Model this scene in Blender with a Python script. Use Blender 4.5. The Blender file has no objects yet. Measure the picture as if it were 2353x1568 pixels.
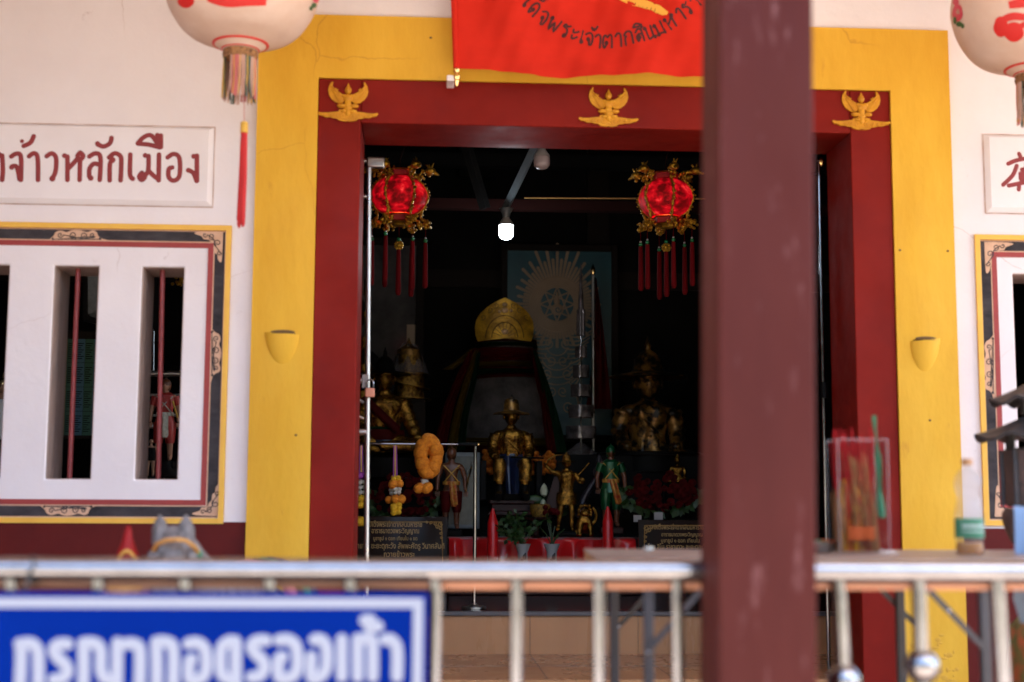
import bpy, bmesh, math, random
from mathutils import Vector, Matrix, Euler
random.seed(7)
S = bpy.context.scene
COL = S.collection
R = math.radians
PI = math.pi

# ------------------------------------------------------------------ camera
# layout numbers are read off the photograph at 2353 x 1568
F = 3268.0; CX, CY = 1176.5, 784.0
EYE = Vector((0, 0, 0.95))
_Y = Vector((980 - CX, -(1170 - CY), F)).normalized()       # wall normal, in (right, up, forward)
_Zr = Vector((1318 - CX, 0, F)); _Zr.y = -(_Y.x * _Zr.x + _Y.z * _Zr.z) / _Y.y
_Z = _Zr.normalized()
if _Z.y < 0: _Z = -_Z
_X = _Y.cross(_Z) * -1
if _X.x < 0: _X = -_X
def world(c):                                                # camera axes -> world axes
    return Vector((_X.dot(c), _Y.dot(c), _Z.dot(c)))
cam = bpy.data.cameras.new('camera'); cam_o = bpy.data.objects.new('camera', cam); COL.objects.link(cam_o)
cr, cu, cf = world(Vector((1, 0, 0))), world(Vector((0, 1, 0))), world(Vector((0, 0, 1)))
M3 = Matrix((cr, cu, -cf)).transposed()
cam_o.matrix_world = Matrix.Translation(EYE) @ M3.to_4x4()
cam.lens = 50.0 * (F / 3268.0); cam.sensor_width = 36.0
cam.lens = F * 36.0 / 2353.0
cam.clip_end = 500; cam.clip_start = 0.05
cam.dof.use_dof = True; cam.dof.focus_distance = 9.3; cam.dof.aperture_fstop = 1.3
cam.dof.aperture_blades = 9
S.camera = cam_o
def at(px, py, Y):                                           # point of the plane y = Y seen there
    d = world(Vector((px - CX, -(py - CY), F)))
    return EYE + d * ((Y - EYE.y) / d.y)
def sc(Y): return Y / F                                      # metres per unit at that depth

# ------------------------------------------------------------------ world, sun, exposure
SUN_EL, SUN_AZ = 58.0, 62.0       # azimuth measured from +Y towards +X
W = bpy.data.worlds.new("World"); S.world = W; W.use_nodes = True
nt = W.node_tree; nt.nodes.clear()
sky = nt.nodes.new('ShaderNodeTexSky'); sky.sky_type = 'NISHITA'; sky.sun_disc = False
sky.sun_elevation = R(SUN_EL); sky.sun_rotation = R(125)
sky.air_density = 1.0; sky.dust_density = 1.2; sky.ozone_density = 1.0
bg = nt.nodes.new('ShaderNodeBackground'); bg.inputs['Strength'].default_value = 0.15
wo = nt.nodes.new('ShaderNodeOutputWorld')
nt.links.new(sky.outputs[0], bg.inputs[0]); nt.links.new(bg.outputs[0], wo.inputs[0])
sun = bpy.data.lights.new('sun', 'SUN'); sun.energy = 4.5; sun.angle = R(0.5); sun.color = (1, 0.95, 0.88)
sun_o = bpy.data.objects.new('sun', sun); COL.objects.link(sun_o)
_sd = Vector((math.sin(R(125)) * math.cos(R(SUN_EL)), math.cos(R(125)) * math.cos(R(SUN_EL)), math.sin(R(SUN_EL))))
sun_o.rotation_euler = (-_sd).to_track_quat('-Z', 'Y').to_euler(); sun_o.location = (6, -4, 12)
S.view_settings.view_transform = 'Standard'; S.view_settings.look = 'None'
S.view_settings.gamma = 1.0; S.view_settings.exposure = 2.95
S.cycles.use_denoising = True
S.cycles.max_bounces = 10; S.cycles.diffuse_bounces = 5; S.cycles.glossy_bounces = 5
S.cycles.transmission_bounces = 8; S.cycles.transparent_max_bounces = 12
S.cycles.sample_clamp_indirect = 6.0
S.cycles.caustics_reflective = False; S.cycles.caustics_refractive = False

# ------------------------------------------------------------------ materials
def mat(name, col, rough=0.6, metal=0.0, col2=None, nscale=6.0, namt=0.5, bump=0.0, bscale=40.0, spec=0.5,
        stretch=(1, 1, 1), coat=0.0, trans=0.0, emit=None, estr=0.0, alpha=1.0, rvar=0.0, dirt=None, dscale=3.0, dlo=.58, dhi=.75,
        sheen=0.0):
    m = bpy.data.materials.new(name); m.use_nodes = True
    t = m.node_tree; b = t.nodes['Principled BSDF']
    b.inputs['Base Color'].default_value = (*col, 1); b.inputs['Roughness'].default_value = rough
    b.inputs['Metallic'].default_value = metal; b.inputs['Specular IOR Level'].default_value = spec
    b.inputs['Coat Weight'].default_value = coat; b.inputs['Transmission Weight'].default_value = trans
    b.inputs['Alpha'].default_value = alpha; b.inputs['Sheen Weight'].default_value = sheen
    if emit: b.inputs['Emission Color'].default_value = (*emit, 1); b.inputs['Emission Strength'].default_value = estr
    tc = t.nodes.new('ShaderNodeTexCoord'); mp = t.nodes.new('ShaderNodeMapping'); mp.inputs['Scale'].default_value = stretch
    t.links.new(tc.outputs['Object'], mp.inputs['Vector'])
    def noise(s, d=5.0, ro=.6):
        n = t.nodes.new('ShaderNodeTexNoise'); n.inputs['Scale'].default_value = s; n.inputs['Detail'].default_value = d
        n.inputs['Roughness'].default_value = ro
        t.links.new(mp.outputs[0], n.inputs['Vector']); return n
    last = None
    if col2 is not None:
        n = noise(nscale); r = t.nodes.new('ShaderNodeMapRange')
        r.inputs['From Min'].default_value = 0.5 - .25 / max(namt, .05) * .5; r.inputs['From Max'].default_value = 0.5 + .25 / max(namt, .05) * .5
        t.links.new(n.outputs['Fac'], r.inputs['Value'])
        x = t.nodes.new('ShaderNodeMix'); x.data_type = 'RGBA'
        x.inputs['A'].default_value = (*col, 1); x.inputs['B'].default_value = (*col2, 1)
        t.links.new(r.outputs[0], x.inputs['Factor']); last = x.outputs['Result']
    if dirt is not None:
        n = noise(dscale, 9, .72); r = t.nodes.new('ShaderNodeMapRange')
        r.inputs['From Min'].default_value = dlo; r.inputs['From Max'].default_value = dhi
        t.links.new(n.outputs['Fac'], r.inputs['Value'])
        x = t.nodes.new('ShaderNodeMix'); x.data_type = 'RGBA'
        if last: t.links.new(last, x.inputs['A'])
        else: x.inputs['A'].default_value = (*col, 1)
        x.inputs['B'].default_value = (*dirt, 1)
        t.links.new(r.outputs[0], x.inputs['Factor']); last = x.outputs['Result']
    if last: t.links.new(last, b.inputs['Base Color'])
    if rvar:
        n = noise(nscale * 1.7); r = t.nodes.new('ShaderNodeMapRange')
        r.inputs['To Min'].default_value = max(.02, rough - rvar); r.inputs['To Max'].default_value = min(1, rough + rvar)
        r.inputs['From Min'].default_value = .3; r.inputs['From Max'].default_value = .7
        t.links.new(n.outputs['Fac'], r.inputs['Value']); t.links.new(r.outputs[0], b.inputs['Roughness'])
    if bump:
        n = noise(bscale, 6); bp = t.nodes.new('ShaderNodeBump'); bp.inputs['Strength'].default_value = bump
        bp.inputs['Distance'].default_value = 0.01
        t.links.new(n.outputs['Fac'], bp.inputs['Height']); t.links.new(bp.outputs[0], b.inputs['Normal'])
    return m

def cracks(m, col, scale=1.3, width=.004, amt=.75):          # hairline cracks in plaster
    t = m.node_tree; b = t.nodes['Principled BSDF']
    tc = t.nodes.new('ShaderNodeTexCoord')
    n = t.nodes.new('ShaderNodeTexNoise'); n.inputs['Scale'].default_value = 5; n.inputs['Detail'].default_value = 6
    t.links.new(tc.outputs['Object'], n.inputs['Vector'])
    mx = t.nodes.new('ShaderNodeMix'); mx.data_type = 'VECTOR'; mx.inputs['Factor'].default_value = .09
    t.links.new(tc.outputs['Object'], mx.inputs['A']); t.links.new(n.outputs['Color'], mx.inputs['B'])
    v = t.nodes.new('ShaderNodeTexVoronoi'); v.feature = 'DISTANCE_TO_EDGE'; v.inputs['Scale'].default_value = scale
    t.links.new(mx.outputs['Result'], v.inputs['Vector'])
    r = t.nodes.new('ShaderNodeMapRange'); r.inputs['From Min'].default_value = 0; r.inputs['From Max'].default_value = width
    r.inputs['To Min'].default_value = amt; r.inputs['To Max'].default_value = 0
    t.links.new(v.outputs['Distance'], r.inputs['Value'])
    n2 = t.nodes.new('ShaderNodeTexNoise'); n2.inputs['Scale'].default_value = 1.1; t.links.new(tc.outputs['Object'], n2.inputs['Vector'])
    r2 = t.nodes.new('ShaderNodeMapRange'); r2.inputs['From Min'].default_value = .5; r2.inputs['From Max'].default_value = .6
    t.links.new(n2.outputs['Fac'], r2.inputs['Value'])
    mu = t.nodes.new('ShaderNodeMath'); mu.operation = 'MULTIPLY'; t.links.new(r.outputs[0], mu.inputs[0]); t.links.new(r2.outputs[0], mu.inputs[1])
    x = t.nodes.new('ShaderNodeMix'); x.data_type = 'RGBA'; t.links.new(mu.outputs[0], x.inputs['Factor'])
    src = b.inputs['Base Color'].links[0].from_socket; t.links.new(src, x.inputs['A']); x.inputs['B'].default_value = (*col, 1)
    t.links.new(x.outputs['Result'], b.inputs['Base Color'])

M = {}
M['plaster'] = mat('white_plaster', (.785, .735, .74), .8, spec=.2, col2=(.72, .66, .665), nscale=2.2, namt=.5, bump=.3, bscale=11, dirt=(.44, .35, .33), dscale=9, dlo=.63, dhi=.8)
cracks(M['plaster'], (.45, .33, .28), 1.1, .003, .6)
M['plaque'] = mat('plaque_plaster', (.79, .745, .75), .75, spec=.2, col2=(.73, .675, .68), nscale=3, namt=.5, bump=.05, bscale=30)
M['edgebrown'] = mat('brown_edge', (.40, .24, .18), .8, col2=(.68, .55, .5), nscale=9, namt=.8)  # mottled brown for the thin strips round the plaques
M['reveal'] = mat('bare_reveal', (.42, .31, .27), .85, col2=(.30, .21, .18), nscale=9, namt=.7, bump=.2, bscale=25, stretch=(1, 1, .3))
M['yellow'] = mat('yellow_paint', (.74, .43, .042), .6, spec=.2, col2=(.63, .335, .024), nscale=3.2, namt=.7, bump=.45, bscale=12, dirt=(.48, .22, .03), dscale=8, dlo=.64, dhi=.8, rvar=.15, stretch=(1, 1, .35))
cracks(M['yellow'], (.36, .15, .02), 0.9, .0025, .45)
M['yellow2'] = mat('pocket_paint', (.74, .30, .012), .6, spec=.2, col2=(.62, .22, .01), nscale=9, namt=.5)
M['yellowworn'] = mat('worn_yellow_paint', (.56, .29, .025), .8, col2=(.66, .37, .035), nscale=40)
M['hollow'] = mat('hollow_shade', (.16, .09, .03), .9)  # dark tone standing for the shade inside pockets and nail holes
M['redpaint'] = mat('door_red_paint', (.215, .011, .006), .55, spec=.12, col2=(.155, .007, .004), nscale=3, namt=.6, bump=.06, bscale=12, rvar=.12, dirt=(.40, .16, .14), dscale=30, dlo=.72, dhi=.78)
M['dado'] = mat('dado_red_paint', (.11, .008, .006), .6, spec=.18, col2=(.085, .006, .005), nscale=4, namt=.5, bump=.1, bscale=12, dirt=(.34, .12, .1), dscale=20, dlo=.7, dhi=.78)
M['linered'] = mat('painted_red_line', (.33, .035, .03), .6, col2=(.26, .028, .024), nscale=20)
M['bandblack'] = mat('painted_black_band', (.022, .019, .021), .6, spec=.12, col2=(.065, .056, .06), nscale=14, namt=.7, dirt=(.36, .27, .22), dscale=26, dlo=.66, dhi=.8, stretch=(.5, 1, 1))
M['scroll'] = mat('painted_cream_scroll', (.66, .42, .28), .7, col2=(.52, .30, .18), nscale=20, dirt=(.15, .11, .1), dscale=40, dlo=.66, dhi=.75)
M['borderyellow'] = mat('border_yellow', (.80, .47, .055), .5, col2=(.72, .38, .04), nscale=8)
M['textred'] = mat('lettering_red', (.26, .022, .022), .6, col2=(.20, .02, .02), nscale=30, dirt=(.5, .3, .28), dscale=60, dlo=.68, dhi=.76)
M['barred'] = mat('bar_red', (.27, .04, .04), .5, col2=(.17, .02, .02), nscale=40, dirt=(.45, .2, .18), dscale=90, dlo=.66, dhi=.74)
M['emblem'] = mat('emblem_gold_paint', (.68, .325, .014), .5, spec=.3, col2=(.44, .17, .007), nscale=30, namt=.5)
M['flag'] = mat('flag_red_cloth', (.60, .026, .013), .8, spec=.1, col2=(.50, .02, .010), nscale=5, stretch=(1, 1, 2))
M['flagtext'] = mat('flag_dark_print', (.06, .008, .008), .8)
M['flagsword'] = mat('flag_sword_print', (.80, .40, .05), .7)
M['brass'] = mat('polished_brass', (.85, .55, .22), .2, 1.0)
M['steel'] = mat('stainless_steel', (.30, .295, .305), .11, 1.0, col2=(.225, .22, .23), nscale=18, rvar=.08, bump=.008, bscale=30)
M['steeldull'] = mat('dull_steel', (.56, .53, .50), .34, 1.0, col2=(.45, .43, .41), nscale=10, rvar=.1)
M['pillar'] = mat('pillar_maroon', (.043, .008, .0065), .6, spec=.10, col2=(.064, .0135, .011), nscale=5, namt=.5, bump=.1, bscale=14, rvar=.14, dirt=(.21, .10, .10), dscale=24, dlo=.59, dhi=.78, stretch=(1, 1, .22))
M['signblue'] = mat('sign_blue', (.0003, .0125, .14), .6, spec=.015, col2=(.0003, .0095, .115), nscale=3)
M['signwhite'] = mat('sign_white', (.23, .25, .30), .45, spec=.08)
M['tile'] = mat('tan_tile', (.40, .20, .09), .3, col2=(.34, .155, .065), nscale=4, stretch=(1, 1, .15), namt=.7, rvar=.1)
M['grout'] = mat('tile_grout', (.12, .10, .09), .8)
M['tiledark'] = mat('dark_floor_tile', (.075, .025, .018), .13, col2=(.05, .018, .012), nscale=3)
M['nosing'] = mat('grey_nosing', (.07, .065, .07), .4)
M['porch'] = mat('porch_tile', (.40, .28, .21), .5, col2=(.34, .23, .17), nscale=2)
M['ground'] = mat('sunlit_ground', (.38, .32, .27), .9, col2=(.30, .25, .21), nscale=.6)
M['lawn'] = mat('lawn_grass', (.15, .12, .07), .9, col2=(.17, .145, .09), nscale=3)
M['addedtreeleaf'] = mat('added_tree_leaves', (.035, .055, .02), .7, col2=(.015, .028, .01), nscale=4, namt=.8)
M['roofm'] = mat('roof_sheet', (.68, .58, .52), .8)
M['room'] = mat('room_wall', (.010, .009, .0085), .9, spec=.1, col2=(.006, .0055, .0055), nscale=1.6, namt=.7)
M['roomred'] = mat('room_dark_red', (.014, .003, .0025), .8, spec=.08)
M['beam'] = mat('beam_grey', (.10, .12, .13), .45, col2=(.07, .08, .09), nscale=12)
M['darkwood'] = mat('dark_carved_wood', (.018, .011, .008), .6, spec=.12, col2=(.010, .006, .004), nscale=50, bump=.5, bscale=70)
M['teal'] = mat('teal_poster', (.011, .085, .108), .35, col2=(.007, .056, .074), nscale=5, bump=.3, bscale=5)
M['gilt'] = mat('poster_gold_print', (.36, .25, .155), .5, col2=(.27, .18, .105), nscale=8)
M['greyprint'] = mat('grey_print', (.11, .10, .095), .10, col2=(.045, .042, .04), nscale=2.4, namt=.8)
M['photo'] = mat('grey_photo', (.06, .075, .08), .25, col2=(.012, .016, .018), nscale=5, namt=.9)
M['gold'] = mat('statue_gold', (.46, .22, .03), .27, .85, col2=(.11, .045, .007), nscale=22, namt=1.2, bump=1.0, bscale=38)
M['golddark'] = mat('worn_gilt_bronze', (.012, .009, .007), .36, .5, col2=(.40, .19, .04), nscale=9, namt=1.6, dirt=(.012, .009, .007), dscale=6, dlo=.52, dhi=.58, bump=.25, bscale=18)
M['crown'] = mat('beaten_gold_leaf', (.74, .41, .03), .4, .4, col2=(.34, .17, .012), nscale=10, namt=1.1, bump=.9, bscale=20, dirt=(.62, .40, .22), dscale=16, dlo=.70, dhi=.74)
M['goldtier'] = mat('gold_tinsel', (.50, .27, .05), .3, .9, col2=(.10, .04, .01), nscale=45, namt=.9, bump=1.0, bscale=60)
M['plastic'] = mat('clear_wrap', (.32, .27, .27), .16, 0.15, col2=(.14, .11, .11), nscale=10, namt=.8, bump=.9, bscale=9, alpha=.55)
M['silver'] = mat('wrapped_silver', (.40, .35, .36), .18, .55, col2=(.10, .085, .09), nscale=9, namt=.8, bump=.8, bscale=9)
M['crownline'] = mat('engraved_gold_line', (.10, .05, .006), .5)
M['leafflake'] = mat('peeling_gold_leaf', (.70, .48, .28), .5, col2=(.55, .3, .12), nscale=60)
M['salmon'] = mat('salmon_reflection', (.52, .24, .14), .5)  # warm reflection of the floor, put into the lower rail's colour
M['stone'] = mat('grey_stone', (.12, .10, .095), .7, spec=.15, col2=(.05, .042, .04), nscale=7, namt=.7, bump=.4, bscale=9)
M['clothred'] = mat('red_sash_cloth', (.075, .0035, .003), .7, spec=.08, col2=(.045, .002, .002), nscale=8)
M['clothyel'] = mat('yellow_sash_cloth', (.09, .05, .004), .7, spec=.08)
M['clothgrn'] = mat('green_sash_cloth', (.004, .022, .008), .7, spec=.08)
M['satin'] = mat('red_satin', (.72, .008, .010), .24, col2=(.55, .005, .008), nscale=5, sheen=.3)
M['wax'] = mat('red_wax', (.62, .010, .012), .32)
M['rose'] = mat('dark_red_rose', (.085, .002, .003), .7, spec=.1, col2=(.04, .001, .0015), nscale=22, namt=.9)
M['leaf'] = mat('dark_leaf', (.035, .085, .018), .45, col2=(.02, .05, .012), nscale=20)
M['marigold'] = mat('marigold_orange', (.78, .27, .008), .8, col2=(.55, .15, .004), nscale=70, namt=.8, bump=1.0, bscale=90)
M['marigoldyel'] = mat('marigold_yellow', (.72, .43, .008), .8, col2=(.50, .26, .004), nscale=70, namt=.8, bump=1.0, bscale=90)
M['jasmine'] = mat('jasmine_white', (.52, .50, .44), .7, col2=(.3, .28, .22), nscale=60)
M['ribbon'] = mat('purple_ribbon', (.22, .03, .25), .5)
M['brownskin'] = mat('painted_brown_skin', (.17, .058, .026), .35, col2=(.11, .035, .014), nscale=12)
M['greensilk'] = mat('painted_green', (.006, .095, .03), .3, .3, col2=(.004, .055, .018), nscale=12)
M['redsilk'] = mat('painted_red', (.42, .03, .022), .45, col2=(.33, .02, .014), nscale=14)
M['fleshpaint'] = mat('painted_flesh', (.45, .24, .15), .5, col2=(.36, .17, .10), nscale=12)
M['sashpat'] = mat('patterned_sash', (.40, .02, .012), .5, col2=(.55, .28, .04), nscale=34, namt=.9)
M['bluesilk'] = mat('painted_dark_blue', (.012, .022, .07), .3, col2=(.006, .01, .03), nscale=12)
M['black'] = mat('black_lacquer', (.004, .0035, .0035), .45, spec=.06, col2=(.007, .006, .006), nscale=4)
M['plaqueblack'] = mat('polished_black_stone', (.034, .020, .016), .14, spec=.16, col2=(.024, .014, .012), nscale=3)
M['goldtext'] = mat('gold_engraving', (.42, .24, .07), .4, .2)
M['maroon'] = mat('maroon_shelf', (.03, .008, .008), .4, spec=.2)
M['vase'] = mat('white_porcelain', (.42, .41, .40), .25)
M['vaseblack'] = mat('vase_motif', (.03, .02, .02), .5)
M['cableblack'] = mat('black_wire', (.02, .02, .02), .6)
M['bulbbody'] = mat('bulb_body', (.26, .24, .23), .4)
M['bulboff'] = mat('bulb_diffuser_off', (.34, .28, .29), .35, trans=.15)
M['bulbon'] = mat('bulb_diffuser_lit', (1, 1, 1), .4, emit=(.80, .91, 1.0), estr=3.0)
M['lampred'] = mat('red_lamp_cap', (.30, .006, .008), .4)
M['lampgold'] = mat('lamp_gold', (.60, .33, .03), .34, .85, col2=(.25, .12, .01), nscale=60, namt=.9, bump=.8, bscale=80)
M['tassel'] = mat('red_tassel', (.13, .002, .004), .8, spec=.1, col2=(.08, .0015, .002), nscale=60, stretch=(1, 1, .05))
M['tasselbright'] = mat('bright_red_tassel', (.56, .022, .022), .7, col2=(.42, .014, .016), nscale=120, namt=.9, stretch=(1, 1, .03))
M['bead'] = mat('green_bead', (.012, .16, .05), .25)
M['beadclear'] = mat('clear_bead', (.35, .35, .36), .2)
M['paper'] = mat('lantern_paper', (.72, .57, .48), .7, spec=.2, col2=(.62, .43, .33), nscale=5, namt=.5, bump=.12, bscale=30, dirt=(.50, .25, .16), dscale=5, dlo=.64, dhi=.8)
M['lanternred'] = mat('lantern_red_paint', (.62, .020, .016), .55)
M['lanternpink'] = mat('lantern_pink_paint', (.62, .06, .11), .55)
M['lanterngreen'] = mat('lantern_green_paint', (.05, .13, .05), .6)
M['straw'] = mat('straw_band', (.44, .21, .075), .8, col2=(.12, .05, .02), nscale=60, namt=.9, bump=1.0, bscale=90)
M['fringe'] = mat('cream_fringe', (.55, .36, .28), .7, col2=(.40, .2, .14), nscale=90, stretch=(1, 1, .04))
M['fringegreen'] = mat('green_fringe', (.045, .085, .065), .7)
M['fringeyel'] = mat('yellow_fringe', (.62, .36, .05), .7)
M['fringered'] = mat('pink_fringe', (.5, .14, .13), .7)
M['tabletop'] = mat('worn_table_top', (.36, .265, .21), .42, col2=(.19, .125, .09), nscale=7, namt=.8, stretch=(.35, 1, 1), rvar=.15)
M['tableedge'] = mat('table_edge', (.40, .20, .09), .6)
M['ironblack'] = mat('table_leg_iron', (.045, .042, .048), .42, .3)
M['acrylic'] = mat('clear_acrylic', (.02, .015, .015), .04, trans=.0, alpha=.07, spec=1.0)
M['acrylicedge'] = mat('acrylic_edge', (.85, .78, .78), .1, alpha=.13)
M['incense'] = mat('incense_stick', (.36, .165, .07), .9, spec=.1, col2=(.24, .10, .038), nscale=30)
M['incensered'] = mat('incense_red_stem', (.34, .012, .014), .8, spec=.1)
M['incenseyel'] = mat('yellow_candle_stick', (.56, .25, .014), .7, spec=.15)
M['packgreen'] = mat('green_wrapper', (.05, .20, .10), .6, spec=.2)
M['packorange'] = mat('orange_wrapper', (.45, .075, .012), .6, spec=.2)
M['packwhite'] = mat('white_wrapper', (.70, .68, .64), .5)
M['bottle'] = mat('clear_bottle', (.32, .26, .23), .08, alpha=.22, bump=.3, bscale=22, spec=.8)
M['oil'] = mat('cooking_oil', (.48, .17, .004), .15, col2=(.30, .09, .003), nscale=10)
M['labelgreen'] = mat('bottle_label', (.03, .16, .075), .5, col2=(.06, .20, .11), nscale=10)
M['capbrown'] = mat('bottle_cap', (.36, .17, .06), .45)
M['castiron'] = mat('weathered_iron', (.05, .047, .05), .5, .4, col2=(.10, .085, .08), nscale=9, namt=.7, bump=.3, bscale=30)
M['rust'] = mat('rusty_bronze', (.15, .085, .065), .7, .2, col2=(.085, .055, .045), nscale=8, namt=.7, dirt=(.02, .017, .015), dscale=11, dlo=.62, dhi=.72)
M['dragonpot'] = mat('painted_pot', (.45, .12, .05), .5, col2=(.06, .16, .05), nscale=16, namt=.9)
M['bluecloth'] = mat('pale_blue_cloth', (.30, .43, .62), .8, col2=(.24, .36, .54), nscale=9, sheen=.2)
M['horse'] = mat('grey_horse_paint', (.25, .22, .21), .7, spec=.2, col2=(.10, .088, .085), nscale=34, stretch=(1, 1, .4), namt=.8, bump=.3, bscale=60)
M['strap'] = mat('orange_bridle', (.55, .26, .06), .6)
M['dollyellow'] = mat('doll_yellow', (.66, .36, .05), .5, col2=(.5, .22, .03), nscale=40, namt=.8)
M['dollred'] = mat('doll_red', (.27, .006, .005), .5, spec=.2, col2=(.22, .005, .004), nscale=10)
M['goldpaint'] = mat('gold_line_paint', (.58, .33, .05), .4, .3)
M['orangefelt'] = mat('orange_garland_bed', (.75, .20, .008), .9, col2=(.5, .11, .004), nscale=50, namt=.9, bump=1.0, bscale=70)
M['basket'] = mat('woven_gold_basket', (.40, .22, .03), .45, .3, col2=(.10, .05, .008), nscale=60, namt=.9, bump=.8, bscale=60)
M['tusk'] = mat('dark_glitter', (.075, .06, .07), .4, .3, col2=(.04, .03, .038), nscale=60)
M['lotus'] = mat('lotus_bud', (.50, .52, .36), .6)
M['brasslock'] = mat('brass_padlock', (.62, .25, .16), .35, .6)
M['paperwhite'] = mat('white_card', (.40, .37, .37), .7)
for k, c in (('y', (.20, .16, .02)), ('p', (.26, .08, .10)), ('g', (.03, .09, .05)), ('b', (.05, .12, .16)), ('o', (.32, .16, .04)), ('v', (.15, .07, .16))):
    M['card' + k] = mat('coloured_card', c, .7)
def lamp_silk():
    m = bpy.data.materials.new('lit_red_silk'); m.use_nodes = True; t = m.node_tree; b = t.nodes['Principled BSDF']
    b.inputs['Base Color'].default_value = (.25, .004, .006, 1); b.inputs['Roughness'].default_value = .6; b.inputs['Specular IOR Level'].default_value = .08
    tc = t.nodes.new('ShaderNodeTexCoord')
    n = t.nodes.new('ShaderNodeTexNoise'); n.inputs['Scale'].default_value = 12; n.inputs['Detail'].default_value = 9; n.inputs['Roughness'].default_value = .72
    t.links.new(tc.outputs['Object'], n.inputs['Vector'])
    r = t.nodes.new('ShaderNodeValToRGB'); e = r.color_ramp.elements
    e[0].position = .41; e[0].color = (.012, .001, .001, 1); e[1].position = .66; e[1].color = (1, .07, .06, 1)
    q = e.new(.47); q.color = (.16, .001, .003, 1); q = e.new(.57); q.color = (.50, .002, .008, 1)
    t.links.new(n.outputs['Fac'], r.inputs[0]); t.links.new(r.outputs[0], b.inputs['Emission Color'])
    b.inputs['Emission Strength'].default_value = .15
    return m
M['lampsilk'] = lamp_silk()

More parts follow.
